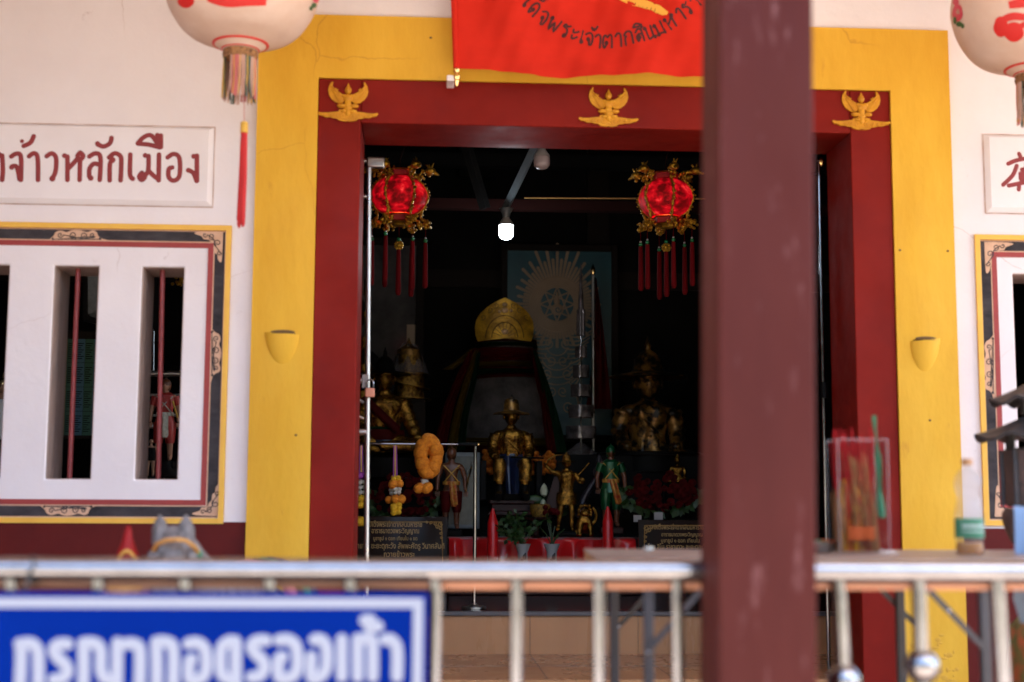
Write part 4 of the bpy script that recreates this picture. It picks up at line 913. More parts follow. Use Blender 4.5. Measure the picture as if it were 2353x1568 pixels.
def incense_box():
    Yb = 4.55; u = sc(Yb); h = TZ + .001
    cx = at(1975, 1270, Yb).x; w = 58 * u; top = at(1975, 1012, Yb).z
    I = thing('incense_box', (cx, Yb, h), 'clear acrylic box full of incense sticks and packets on the table', 'box')
    m = MB(); t = .004; a, b, y0, y1 = cx - w, cx + w, Yb - .06, Yb + .075
    m.box(a, b, y0, y0 + t, h, top); m.box(a, b, y1 - t, y1, h, top); m.box(a, a + t, y0 + t, y1 - t, h, top); m.box(b - t, b, y0 + t, y1 - t, h, top); m.box(a + t, b - t, y0 + t, y1 - t, h, h + t)
    m.build('acrylic_case', 'acrylic', I, bevel=.001)
    k_ = MB()
    for xx, yy in ((a, y0), (b, y0), (a, y1), (b, y1)): k_.tube([V(xx, yy, h), V(xx, yy, top)], .0022, 6)
    for p_, q_ in (((a, y0), (b, y0)), ((a, y1), (b, y1)), ((a, y0), (a, y1)), ((b, y0), (b, y1))): k_.tube([V(*p_, top), V(*q_, top)], .0022, 6)
    k_.build('polished_edge', 'acrylicedge', I)
    r = random.Random(9)
    def sticks(n, mt, name, x0, x1, lean, L0, L1, rad):
        m = MB()
        for i in range(n):
            x = cx + r.uniform(x0, x1) * u; y = Yb + r.uniform(-.03, .05); L = r.uniform(L0, L1) * u; dx = r.uniform(*lean) * u
            xt = min(max(x + dx, a + .008), b - .008)
            m.tube([V(min(max(x, a + .01), b - .01), y, h + .006), V(xt, min(max(y + r.uniform(-.02, .02), y0 + .01), y1 - .01), h + .006 + L)], rad, 6)
        return m.build(name, mt, I)
    sticks(34, 'incensered', 'red_sticks', -45, 20, (-20, 15), 240, 285, .0022)
    sticks(60, 'incense', 'incense_sticks', -5, 45, (-45, -10), 130, 232, .0026)
    sticks(40, 'incenseyel', 'yellow_sticks', -38, 20, (-8, 8), 110, 170, .004)
    sticks(34, 'incense', 'brown_sticks', -50, -35, (-3, 5), 90, 165, .0026)
    m = MB(); c = V(cx - 5 * u, Yb - .045, h + 46 * u)
    m.sheet(lambda p, q: c + V((p - .5) * 62 * u, -.004 * math.sin(p * 9) - .006 * math.sin(PI * p), (q - .5) * 30 * u), 10, 6, .001); m.build('orange_packet', 'packorange', I)
    m = MB(); p = at(2022, 1190, Yb); q = at(2006, 1010, Yb)
    m.sheet(lambda a_, b_: V(p.x + (q.x - p.x) * b_ + (a_ - .5) * (17 - 11 * b_ + 4 * math.sin(b_ * 14)) * u, Yb - .02 + .006 * math.sin(a_ * 7 + b_ * 9), p.z + (at(2010, 956, Yb).z - p.z) * b_), 8, 16, .001); m.build('green_packet', 'packgreen', I)
incense_box()
def oil_bottle():
    Yb = 4.42; u = sc(Yb); c = V(at(2229, 1270, Yb).x, Yb, TZ + .001)
    O = thing('oil_bottle', c, 'clear waisted plastic bottle with green label and a little oil on the table', 'bottle')
    z = lambda py: (1276 - py) * u
    P = [(30, 1276), (32, 1270), (31, 1245), (32, 1242), (32, 1200), (32, 1185), (31, 1175), (26, 1150), (26, 1140), (31, 1118), (31, 1105), (26, 1090), (14, 1078), (11, 1074), (11, 1068)]
    P = cat_rom([V(r * u, 0, z(p)) for r, p in P], 3)
    m = MB(); m.lathe(c, [(p.x, p.z) for p in P], 36); m.build('bottle_body', 'bottle', O, sharp=70)
    m = MB(); m.lathe(c, [(29 * u, .002), (30 * u, z(1268)), (29.5 * u, z(1248))], 28); m.build('oil', 'oil', O)
    m = MB(); m.lathe(c, [(32.6 * u, z(1238)), (33 * u, z(1234)), (33 * u, z(1196)), (32.6 * u, z(1192))], 36); m.build('label', 'labelgreen', O)
    m = MB(); m.lathe(c, [(13 * u, z(1069)), (13.5 * u, z(1066)), (13.5 * u, z(1056)), (12.5 * u, z(1054))], 22); m.build('cap', 'capbrown', O)
    m = MB(); 
    for i in range(9):
        for row, zz in ((0, 1222), (1, 1210)):
            th = -PI / 2 - .75 + i * .19; R_ = 33.4 * u
            m.ball(c + V(R_ * math.cos(th), R_ * math.sin(th), z(zz)), V(.0035, .0008, .004 if row else .002), 8, 6)
    m.build('label_print', 'packwhite', O)
oil_bottle()
Yb = 4.6; u = sc(Yb); c = V(at(1885, 1262, Yb).x, Yb, TZ + .001)
m = MB(); m.lathe(c, [(20 * u, 0), (30 * u, 4 * u), (38 * u, 22 * u), (39 * u, 23 * u), (36 * u, 22 * u), (28 * u, 6 * u), (0, 3 * u)], 32)
bowl = tag(m.build('steel_bowl', 'steeldull'), 'shallow steel bowl on the table beside the incense box', 'bowl')
for i, (dx, dz, mt, lb) in enumerate(((-6, 24, 'packgreen', 'green paper packet lying in the steel bowl'), (14, 25, 'packorange', 'orange paper packet lying in the steel bowl'))):
    m = MB(); cc = c + V(dx * u, -.01, dz * u); m.sheet(lambda a, b: cc + V((a - .5) * 30 * u, (b - .5) * .05, .003 * math.sin(a * 5)), 6, 4, .004); tag(m.build('paper_packet', mt), lb, 'packet', 'packets in the steel bowl')
m = MB(); c = V(at(1491, 1262, 4.75).x, 4.75, TZ + .0005); u = sc(4.75); m.lathe(c, [(11 * u, 0), (12 * u, 3 * u), (11 * u, 8 * u), (9 * u, 10 * u), (0, 9 * u)], 18)
tag(m.build('candle_stub', 'jasmine'), 'short cream candle stub on the table left of the pillar', 'candle')
m = MB(); c = V(at(2042, 1262, 4.5).x, 4.5, TZ + .0008); m.sheet(lambda a, b: c + V((a - .5) * .05, (b - .5) * .05, .002 + .01 * abs(math.sin(a * 7)) * b), 8, 6, .0008)
tag(m.build('plastic_scrap', 'packwhite'), 'crumpled clear wrapper beside the incense box', 'wrapper')

# ------------------------------------------------------------------ incense burner and blue cloth at the right edge
def burner():
    Yb = 5.5; u = sc(Yb); X0 = at(2405, 1000, Yb).x; z = lambda py: at(2353, py, Yb).z
    I = thing('incense_burner', (X0, Yb, 0), 'dark iron pagoda incense burner on rusty urn at the right edge', 'burner')
    c = V(X0, Yb, 0)
    def roof(zt, zb, r0, r1, name):
        def f(a, b):
            th = 2 * PI * a; k = 4
            s = abs(math.cos(k * th / 2 + .4)) ** 3
            r = r0 + (r1 * (1 + .22 * s) - r0) * b ** .8
            zz = zt + (zb - zt) * (1 - (1 - b) ** 1.5) + .012 * math.sin(th * 9) * b * b - .008 * s * b ** 5
            return V(c.x + r * math.cos(th), c.y + r * math.sin(th), zz)
        m = MB(); m.sheet(f, 72, 12, .014); bmesh.ops.remove_doubles(m.bm, verts=m.bm.verts, dist=1e-5); m.build(name, 'castiron', I, sharp=50)
    roof(z(872), z(918), 20 * u, 105 * u, 'upper_roof'); roof(z(950), z(1000), 30 * u, 135 * u, 'lower_roof')
    m = MB(); m.lathe(c, [(8 * u, z(872)), (14 * u, z(862)), (24 * u, z(850)), (26 * u, z(838)), (16 * u, z(826)), (6 * u, z(818)), (0, z(800))], 18); m.build('finial', 'castiron', I)
    for th in [PI / 4 + i * PI / 2 for i in range(4)]:
        for zt, zb, r in ((890, 950, 50), (978, 1032, 88)):
            m = MB(); m.tube([V(c.x + r * u * math.cos(th), c.y + r * u * math.sin(th), z(zb)), V(c.x + r * u * math.cos(th), c.y + r * u * math.sin(th), z(zt))], 11 * u, 10); m.build('post', 'castiron', I)
    m = MB(); m.lathe(c, [(88 * u, z(1165)), (97 * u, z(1160)), (100 * u, z(1036)), (92 * u, z(1030)), (86 * u, z(1033))], 8, rot=PI / 8); m.build('fire_box', 'rust', I, sharp=30)
    for th in [PI / 8 + i * PI / 4 for i in range(8)]:
        m = MB(); m.tube([V(c.x + 101 * u * math.cos(th), c.y + 101 * u * math.sin(th), z(1160)), V(c.x + 102 * u * math.cos(th), c.y + 102 * u * math.sin(th), z(1035))], 7 * u, 8); m.build('corner_rib', 'castiron', I)
    P = [(60, 1420), (70, 1390), (44, 1340), (52, 1290), (88, 1245), (104, 1205), (106, 1180), (96, 1168)]
    m = MB(); m.lathe(c, [(p.x * u, z(p.z)) for p in cat_rom([V(a, 0, b) for a, b in P], 3)], 40); m.build('urn', 'rust', I)
    m = MB(); m.lathe(c, [(.10, 0), (.17, .03), (.19, .2), (.16, z(1440)), (.125, z(1415)), (.11, z(1412))], 32); m.build('painted_pot', 'dragonpot', I)
burner()
Yc = 4.55; u = sc(Yc)
def cl(a, b):
    px = 2337 + a * 150 + 14 * b * (1 - b) * 2 + (-6 + 26 * max(0, b - .8) * 4) * (1 - a); py = 1163 + 270 * b + a * 16
    q = at(px, py, Yc); return q + V(0, .025 * math.sin(a * 9 + b * 2) - .05 * math.sin(PI * a), 0)
m = MB(); m.sheet(cl, 24, 20, .004); tag(m.build('blue_cloth', 'bluecloth', sharp=80), 'pale blue cloth hanging at the right edge of the view', 'cloth')

# ------------------------------------------------------------------ statues on the porch, left
def horse_statue():
    Y0 = 5.0; u = sc(Y0); hx = at(405, 1250, Y0).x; zt = at(405, 1250, Y0).z
    Hh = thing('horse_statue', (hx, Y0 + .3, 0), 'grey painted horse statue with orange bridle behind the blue sign', 'statue')
    b = V(hx + .05, Y0 + .12, 0); hz = zt + .022
    J = dict(rump=(b + V(.26, .52, .58), .145), belly=(b + V(.16, .30, .57), .15), chest=(b + V(.06, .10, .60), .145), neck1=(b + V(.0, -.02, .70), .10), neck2=(b + V(-.03, -.08, hz - .075), .075), poll=(b + V(-.045, -.10, hz - .01), .058), brow=(b + V(-.05, -.155, hz - .045), .064), nose=(b + V(-.055, -.26, hz - .15), .055), muz=(b + V(-.057, -.31, hz - .20), .048))
    E_ = [('rump', 'belly'), ('belly', 'chest'), ('chest', 'neck1'), ('neck1', 'neck2'), ('neck2', 'poll'), ('poll', 'brow'), ('brow', 'nose'), ('nose', 'muz')]
    for s, n in ((-1, 'l'), (1, 'r')):
        J['fs' + n] = (b + V(.06 + .08 * s, .08, .50), .06); J['fk' + n] = (b + V(.06 + .085 * s, .05, .28), .036); J['ff' + n] = (b + V(.06 + .085 * s, .06, .06), .026); J['fh' + n] = (b + V(.06 + .085 * s, .03, .025), .036)
        J['hs' + n] = (b + V(.26 + .08 * s, .52, .46), .08); J['hk' + n] = (b + V(.26 + .085 * s, .47, .36), .055); J['hh' + n] = (b + V(.27 + .085 * s, .60, .25), .035); J['hf' + n] = (b + V(.27 + .085 * s, .57, .06), .026); J['ho' + n] = (b + V(.27 + .085 * s, .54, .025), .036)
        E_ += [('chest', 'fs' + n), ('fs' + n, 'fk' + n), ('fk' + n, 'ff' + n), ('ff' + n, 'fh' + n), ('rump', 'hs' + n), ('hs' + n, 'hk' + n), ('hk' + n, 'hh' + n), ('hh' + n, 'hf' + n), ('hf' + n, 'ho' + n)]
    m = MB(); m.add(skin(J, E_)); hd = b + V(-.05, -.15, hz - .045)
    for px in (372, 426):
        bse = at(px + 2 * (1 if px > 400 else -1), 1238, Y0 - .02); tip = at(px + (1 if px > 400 else -5), 1182, Y0 - .02)
        m.tube([bse + V(0, 0, -.02), bse * .6 + tip * .4, bse * .3 + tip * .7, tip], [.031, .029, .020, .003], 14)
    for px in (438, 366): m.ball(at(px, 1277, Y0 - .09), V(.012, .012, .016), 12, 8)
    for s in (-1, 1): m.ball(J['brow'][0] + V(s * .062, -.01, -.03), V(.03, .05, .04), 12, 9)
    m.build('body', 'horse', Hh)
    m = MB()
    for i in range(9):
        x = -.05 + (i - 4) * .006
        m.tube([b + V(x, -.075, hz + .035), b + V(x - .003, -.15, hz + .025), b + V(x * 1.25 + .01, -.215, hz - .02), b + V(x * 1.3 + .012, -.238, hz - .055)], [.007, .009, .008, .002], 7)
    m.build('forelock', 'horse', Hh)
    m = MB(); m.tube([at(352, 1268, Y0 - .07), at(362, 1250, Y0 - .10), at(380, 1242, Y0 - .13), at(408, 1240, Y0 - .15), at(428, 1243, Y0 - .13), at(448, 1258, Y0 - .09), at(458, 1275, Y0 - .05)], .0075, 8); m.build('bridle', 'strap', Hh)
    m = MB(); m.ball(at(457, 1274, Y0 - .06), V(.012, .010, .015), 12, 8); m.build('green_rosette', 'packgreen', Hh)
    for i, mt in enumerate(('fringered', 'clothyel', 'packgreen', 'bluesilk')):
        m = MB(); y0 = Y0 + .30 + i * .06
        m.tube([b + V(.16 + .17 * math.cos(t) + i * .02, y0 - Y0 - .1, .575 + .172 * math.sin(t)) for t in [-.5 + .26 * k for k in range(17)]], .022, 8); m.build('saddle_cloth_stripe', mt, Hh)
    m = MB(); m.tube([b + V(.29, .66, .60), b + V(.32, .75, .5), b + V(.32, .77, .3)], [.03, .04, .012], 10); m.build('tail', 'horse', Hh)
horse_statue()
def doll():
    Y0 = 4.9; u = sc(Y0); c = at(292, 1290, Y0); ped = .36; H = .50
    D_ = thing('dancer_doll', (c.x, Y0, 0), 'doll in pointed red headdress and yellow dress on a stand', 'doll')
    zt = at(292, 1290, Y0).z; base = V(c.x, Y0, zt - .915 * H)
    m = MB(); m.lathe(V(c.x, Y0, 0), [(.11, 0), (.11, .03), (.08, .05), (.07, base.z - .05), (.10, base.z - .03), (.10, base.z - .001)], 28); m.build('stand', 'maroon', D_)
    mt, f = figure_body(STAND, base, H, 'fleshpaint', D_, hr=.06)
    m = MB(); m.lathe(f(0, 0, .0), [(.16 * H, .03 * H), (.15 * H, .2 * H), (.115 * H, .45 * H), (.09 * H, .60 * H), (.125 * H, .74 * H), (.10 * H, .80 * H), (.045 * H, .82 * H)], 28, yk=.72); m.build('dress', 'dollyellow', D_)
    hp = lambda r, py: (r * u, at(292, py, Y0).z - zt)
    m = MB(); m.lathe(V(c.x, Y0, zt), [hp(24, 1293), hp(25, 1284), hp(22, 1270), hp(16, 1255), hp(11, 1238), hp(8, 1222), hp(5, 1212), hp(0, 1207)], 26); m.build('headdress', 'dollred', D_)
    m = MB(); m.tube([at(272, 1288, Y0 - .03), at(277, 1276, Y0 - .04), at(284, 1269, Y0 - .042), at(291, 1265, Y0 - .04), at(298, 1269, Y0 - .042), at(307, 1277, Y0 - .04), at(312, 1288, Y0 - .03)], .0042, 8)
    for i in range(9): m.ball(at(272 + i * 5, 1281 - 12 * math.sin(PI * i / 8), Y0 - .042), .0036, 8, 6)
    m.build('diadem', 'goldpaint', D_)
doll()

# ------------------------------------------------------------------ inside: altar tiers
zA, zB, zCt = at(1200, 1237, 10.35).z, .975, 1.39
def tier(name, x0, x1, y0, y1, z0, z1, m, label):
    return tag(MB().box(x0, x1, y0, y1, z0, z1).build(name, m, bevel=.006), label, 'altar')
tier('altar_step', -.6, 2.3, 10.35, 10.95, ZP + .001, zA, 'maroon', 'lowest altar step under the red satin cloth')
tier('altar_step', -.7, 2.4, 10.951, 11.35, ZP + .001, zB, 'black', 'middle black altar step behind the red satin cloth')
tier('altar_step', -.8, 2.5, 11.351, 12.5, ZP + .001, zCt, 'black', 'topmost dark altar step carrying the wrapped stone pillar')
def satin(a, b):
    x = at(1032, 1240, 10.3).x + a * (at(1460, 1240, 10.3).x - at(1032, 1240, 10.3).x)
    if b < .25: return V(x, 10.62 - b * 4 * .29, zA + .004 + .002 * math.sin(a * 60))
    t = (b - .25) / .75; k = .5 + .5 * math.cos(a * 2 * PI * 4.5)
    return V(x + .02 * math.sin(a * 70) * t, 10.33 - (.045 * math.sin(a * 29 + 1.8 * math.sin(a * 11)) + .014 * math.sin(a * 67 + t * 2)) * t ** .6 - .03, zA + .002 - t * (.22 + .1 * (1 - k)))
tag(MB().sheet(satin, 140, 18, .003).build('satin_cloth', 'satin', sharp=80), 'shiny red satin cloth gathered along the front altar edge', 'cloth')
bz = ZP + .16
tag(MB().box(at(1030, 1300, 9.85).x, at(1480, 1300, 9.85).x, 9.80, 10.24, ZP + .001, bz).build('offering_bench', 'maroon', bevel=.006), 'low dark bench before the satin altar cloth', 'bench')

# city pillar stone, wrapped in sashes, with a beaten gold crown
def stone_pillar():
    Y0 = 12.0; u = sc(Y0); c = V(at(1160, 1040, Y0).x, Y0, zCt + .001); z = lambda py: at(1160, py, Y0).z - c.z
    P_ = thing('stone_pillar', c, 'grey lingam stone wrapped in coloured sashes with golden leaf-shaped crown', 'sacred stone')
    P = [(98, 0), (104, z(1030)), (104, z(960)), (96, z(910)), (80, z(875)), (68, z(850)), (64, z(780)), (60, z(740)), (30, z(725))]
    m = MB(); m.lathe(c, [(p.x * u, p.z) for p in cat_rom([V(a if b else a, 0, b) for a, b in [(r, zz) for r, zz in P]], 3)], 40); m.build('stone', 'stone', P_)
    ol = [(-64, 783), (-68, 760), (-64, 735), (-52, 715), (-34, 701), (-12, 690), (0, 683), (12, 690), (34, 701), (52, 715), (64, 735), (68, 760), (64, 783), (34, 778), (0, 776), (-34, 778)]
    pts = cat_rom([V(a, 0, b) for a, b in ol] + [V(ol[0][0], 0, ol[0][1])], 3)[:-1]
    def cy(p): return at(1160 + p.x, p.z, Y0 - .26) + V(0, .9 * (p.x * u) ** 2 / .3, 0)
    m = MB(); n = 16
    def cs(a, b):
        xx = (a - .5) * 2
        # width profile of the leaf by height
        hh = 1 - b; TB = [(0, 62), (.15, 67), (.35, 68), (.5, 65), (.65, 56), (.78, 42), (.88, 26), (.95, 12), (1, 0)]; wd = next(w0 + (w1 - w0) * (hh - h0) / (h1 - h0) for (h0, w0), (h1, w1) in zip(TB, TB[1:]) if h0 <= hh <= h1 + 1e-9)
        px = xx * max(wd, .5); py = 783 - hh * 99 - 5 * (1 - abs(xx)) * (1 - hh)
        q = at(1160 + px, py, Y0 - .26); return q + V(0, 1.2 * (px * u) ** 2, 0)
    m.sheet(cs, 28, 24, .012); cr = m.build('gold_crown', 'crown', P_, sharp=80)
    m = MB()
    for r0, r1 in ((30, 34), (44, 47)):
        m.tube([at(1160 + r0 * math.cos(t), 776 - r0 * 1.15 * math.sin(t), Y0 - .262) + V(0, 1.2 * (r0 * math.cos(t) * u) ** 2 - .004, 0) for t in [PI * k / 24 for k in range(25)]], .004, 6)
    for k in range(1, 9):
        t = PI * k / 9; m.tube([at(1160 + r * math.cos(t), 776 - r * 1.15 * math.sin(t), Y0 - .262) + V(0, 1.2 * (r * math.cos(t) * u) ** 2 - .004, 0) for r in (8, 18, 29)], .0025, 6)
    for s in (-1, 1):
        for sx, sy in ((50, 728), (34, 712), (20, 702)): m.tube([at(1160 + s * x, y, Y0 - .262) + V(0, 1.2 * (x * u) ** 2 - .004, 0) for x, y in spiral(sx, sy, 7, 1.1, 1)], .0025, 6)
    m.build('embossed_lines', 'crownline', cr)
    m = MB()
    for px, py, r in ((1160, 700, 6), (1160, 713, 8), (1160, 762, 8), (1148, 716, 4), (1175, 714, 4)): m.ball(at(px, py, Y0 - .275), V(r * u, .012, r * u * .8), 9, 6)
    m.build('leaf_flakes', 'leafflake', cr)
    def band(y0, y1, r0, r1, mt, wob=0, nm='sash'):
        m = MB(); k = 7
        m.sheet(lambda a, b: V(c.x + ((r0 + (r1 - r0) * b) + 3 * math.sin(b * 26)) * u * math.cos(2 * PI * a), c.y + ((r0 + (r1 - r0) * b) + 3 * math.sin(b * 26)) * u * math.sin(2 * PI * a), c.z + z(y0 + (y1 - y0) * b) + wob * u * math.sin(2 * PI * a + b * 2)), 48, 14)
        m.build(nm, mt, P_, sharp=80)
    band(783, 792, 69, 70, 'clothred', 1); band(792, 803, 70, 72, 'clothgrn', 2); band(803, 838, 72, 76, 'clothred', 3); band(834, 850, 78, 78, 'clothyel', 5); band(846, 875, 77, 84, 'clothred', 3); band(852, 866, 86, 87, 'clothgrn', 3)
    band(1008, 1030, 110, 112, 'clothyel', 4); band(1026, 1042, 112, 112, 'clothred', 3)
    def tail(pts, w, mt):
        P = [at(px, py, Y0 - .34) for px, py in pts]; P = cat_rom(P, 6); m = MB()
        n = len(P)
        def f(a, b):
            i = min(int(b * (n - 1)), n - 2); t = b * (n - 1) - i; p = P[i].lerp(P[i + 1], t); return p + V((a - .5) * w * u * (.6 + .6 * b), .02 * math.sin(a * 9 + b * 3) + .10 * math.sin(PI * b), 0)
        m.sheet(f, 10, 30); m.build('sash_tail', mt, P_, sharp=80)
    tail([(1090, 800), (1060, 860), (1030, 940), (1010, 1030)], 24, 'clothred'); tail([(1096, 805), (1075, 870), (1050, 960), (1038, 1035)], 18, 'clothyel'); tail([(1100, 810), (1088, 880), (1068, 960), (1060, 1035)], 15, 'clothgrn')
    tail([(1088, 800), (1060, 825), (1028, 850)], 22, 'clothyel'); tail([(1225, 805), (1250, 870), (1275, 960), (1290, 1040)], 22, 'clothgrn'); tail([(1222, 800), (1240, 870), (1258, 960), (1268, 1040)], 18, 'clothred')
stone_pillar()

# framed teal poster with the gold sunburst emblem
def poster():
    Y0 = 12.6; u = sc(Y0); z = lambda py: at(1290, py, Y0).z; x = lambda px: at(px, 800, Y0).x
    P_ = thing('framed_poster', (x(1285), Y0, z(1010)), 'framed teal poster with a large cream sunburst emblem', 'poster')
    MB().box(x(1165), x(1405), Y0 - .004, Y0 + .02, z(1000), z(578)).build('teal_sheet', 'teal', P_)
    for a, b, c, d in ((1150, 1165, 563, 1015), (1405, 1420, 563, 1015), (1165, 1405, 563, 578), (1165, 1405, 1000, 1015)):
        MB().box(x(a), x(b), Y0 - .03, Y0 + .02, z(d), z(c)).build('frame_rail', 'darkwood', P_, bevel=.006)
    T = lambda px, py, d=0: V(x(px), Y0 - .006 - d, z(py))
    cx, cyy = 1280, 700
    m = MB()
    for i in range(64):
        t = 2 * PI * i / 64 + PI / 2; 
        up = max(0, math.sin(t)); r1 = (92 + 40 * up ** 3 + (0 if i % 2 else 0)) if i % 2 == 0 else 78 + 26 * up ** 3
        if i % 4 == 0: r1 += 7
        r0 = 58; w = 2.7
        d = Vector((math.cos(t), -math.sin(t))); n = Vector((-d.y, d.x))
        sy = 1.0
        P = [(cx + d.x * r0 + n.x * w, cyy + d.y * r0 + n.y * w), (cx + d.x * r1 + n.x * (w + .8), cyy + d.y * r1 + n.y * (w + .8)), (cx + d.x * (r1 + 2.5), cyy + d.y * (r1 + 2.5)), (cx + d.x * r1 - n.x * (w + .8), cyy + d.y * r1 - n.y * (w + .8)), (cx + d.x * r0 - n.x * w, cyy + d.y * r0 - n.y * w)]
        m.prism([T(a, b) for a, b in P], V(0, .0012, 0))
    m.build('sunburst', 'gilt', P_)
    m = MB()
    for r in range(36, 62, 5): 
        if r > 40: m.tube([T(cx + r * math.cos(t), cyy + r * math.sin(t), .0012) for t in [2 * PI * k / 48 for k in range(48)]], 3.2 * u, 8, closed=True, flat=V(0, -1, 0))
    R0 = 40
    for k in range(8):
        a = PI / 2 + 2 * PI * k / 8; b = PI / 2 + 2 * PI * (k + 3) / 8
        m.tube([T(cx + R0 * math.cos(a), cyy - R0 * math.sin(a), .0016 + .0002 * k), T(cx + R0 * math.cos(b), cyy - R0 * math.sin(b), .0016 + .0002 * k)], 1.7 * u, 6, flat=V(0, -1, 0))
    m.build('star_ring', 'gilt', P_)
    m = MB(); m.ball(T(cx, 712, .001), V(15 * u, .006, 14 * u), 18, 10); m.ball(T(cx - 1, 693, .001), V(7.5 * u, .006, 9 * u), 12, 8); m.ball(T(cx, 680, .001), V(3 * u, .006, 10 * u), 12, 8); m.build('conch', 'gilt', P_)
    m = MB(); m.tube([T(a, b, .0072) for a, b in spiral(cx + 2, 712, 8, 1.1, 0)], 1.3 * u, 6, flat=V(0, -1, 0)); m.build('conch_spiral', 'teal', P_)
    m = MB()
    for s in (-1, 1):
        for i in range(12):
            m.tube(cat_rom([T(cx + s * (18 + 1.5 * i), 770 + i * 11, .0012), T(cx + s * (48), 775 + i * 9, .0012), T(cx + s * (82 - i * 3.4), 758 + i * 9, .0012)], 5), 1.5 * u, 6, flat=V(0, -1, 0))
        for sx, sy, r in ((12, 760, 10), (20, 790, 12), (14, 830, 12), (24, 860, 13), (13, 900, 12), (26, 935, 14)): m.tube([T(cx + s * a, b, .0014) for a, b in spiral(sx, sy, r, 1.3, 1)], 1.4 * u, 6, flat=V(0, -1, 0))
        for i in range(5): m.tube([T(cx + s * (25 + 6 * i), 878 + 7 * i, .0016), T(cx + s * (60 - 3 * i), 905 + 14 * i, .0016)], 1.1 * u, 6, flat=V(0, -1, 0))
    for k in range(5): m.tube([T(cx + (22 + 6 * k) * math.cos(t), 800 + (22 + 6 * k) * .8 * math.sin(t) + 12 * k, .0018) for t in [.2 + PI * .9 * j / 14 for j in range(15)]], 1.3 * u, 6, flat=V(0, -1, 0))
    m.build('wing_lines', 'gilt', P_)
poster()
# framed grey portrait behind, left
def portrait():
    Y0 = 12.5; z = lambda py: at(890, py, Y0).z; x = lambda px: at(px, 750, Y0).x
    P_ = thing('framed_portrait', (x(880), Y0, z(960)), 'large glazed grey portrait in dark carved frame on the left wall', 'picture')
    MB().box(x(700), x(955), Y0 - .004, Y0 + .02, z(960), z(565)).build('glazed_print', 'greyprint', P_)
    m = MB(); m.ball(V(x(815), Y0 - .002, z(720)), V(.13, .004, .17), 20, 12); m.ball(V(x(815), Y0 - .002, z(860)), V(.30, .004, .30), 20, 12); m.build('printed_figure', 'black', P_)
    MB().box(x(955), x(974), Y0 - .035, Y0 + .02, z(975), z(548)).build('frame_rail', 'darkwood', P_, bevel=.008)
    MB().box(x(690), x(955), Y0 - .035, Y0 + .02, z(565), z(548)).build('frame_rail', 'darkwood', P_, bevel=.008)
    MB().box(x(690), x(955), Y0 - .035, Y0 + .02, z(975), z(960)).build('frame_rail', 'darkwood', P_, bevel=.008)
    q = V(x(935), Y0 - .006, z(795)); m = MB(); m.hexa([q, q + V(.10, 0, 0), q + V(.10, 0, .19), q + V(0, 0, .19)], [q + V(0, .001, 0), q + V(.10, .001, 0), q + V(.10, .001, .19), q + V(0, .001, .19)]); m.build('pale_print', 'gilt', P_)
portrait()

# tiered umbrella, flag on pole
def tiers():
    Y0 = 11.7; u = sc(Y0); x = at(1335, 900, Y0).x; z = lambda py: at(1335, py, Y0).z
    P_ = thing('tiered_umbrella', (x, Y0, zCt), 'silver nine-tiered ceremonial umbrella wrapped in clear plastic', 'umbrella'); c = V(x, Y0, 0)
    MB().tube([V(x, Y0, zCt), V(x, Y0, z(640))], 2.3 * u, 10).build('pole', 'steel', P_)
    for k, (y0, y1, r) in enumerate(((712, 735, 9), (735, 772, 9.5), (797, 822, 13), (840, 868, 18), (885, 912, 23), (932, 960, 28), (980, 1008, 34))):
        m = MB(); rn = random.Random(k)
        m.sheet(lambda a, b: c + V((r + 1.2 * math.sin(a * 38 + b * 3) + (.8 if b < .15 else 0)) * u * math.cos(2 * PI * a), (r + 1.2 * math.sin(a * 38)) * u * math.sin(2 * PI * a), z(y1 + (y0 - y1) * b)), 40, 6)
        m.lathe(c, [(0, z(y0) + .003), (r * .5 * u, z(y0) + .002), (r * .99 * u, z(y0))], 30); m.build('tier', 'silver', P_, sharp=60)
    m = MB(); m.lathe(c, [(7 * u, z(712)), (6 * u, z(690)), (4 * u, z(660)), (2.5 * u, z(625)), (1.2 * u, z(610)), (0, z(604))], 14); m.build('spire', 'silver', P_)
    m = MB(); m.lathe(c, [(48 * u, z(1052)), (46 * u, z(1046)), (22 * u, z(1030)), (8 * u, z(1018))], 28); m.build('wrapped_base', 'plastic', P_)
tiers()
def pole_flag():
    Y0 = 12.1; u = sc(Y0); z = lambda py: at(1365, py, Y0).z; x = at(1363, 800, Y0).x
    P_ = thing('flag_pole', (x, Y0, zCt), 'steel flag pole with brass tip and drooping dark red flag', 'flag')
    MB().tube([V(x, Y0, zCt), V(x, Y0, z(625))], 3.6 * u, 12).build('pole', 'steeldull', P_)
    m = MB(); m.lathe(V(x, Y0, 0), [(3.6 * u, z(632)), (5.4 * u, z(626)), (5 * u, z(618)), (3 * u, z(613)), (0, z(606))], 16); m.build('tip', 'brass', P_)
    def f(a, b):
        px = 1368 + 2 * a + (36 * (b ** .8) * a) + (-22 * b * (1 - a)) * max(0, b - .35) * 1.5; py = 640 + 300 * b
        q = at(px, py, Y0 + .02); return q + V(0, .03 * math.sin(a * 8 + b), 0)
    MB().sheet(f, 16, 30, .002).build('flag_cloth', 'clothred', P_, sharp=80)
pole_flag()
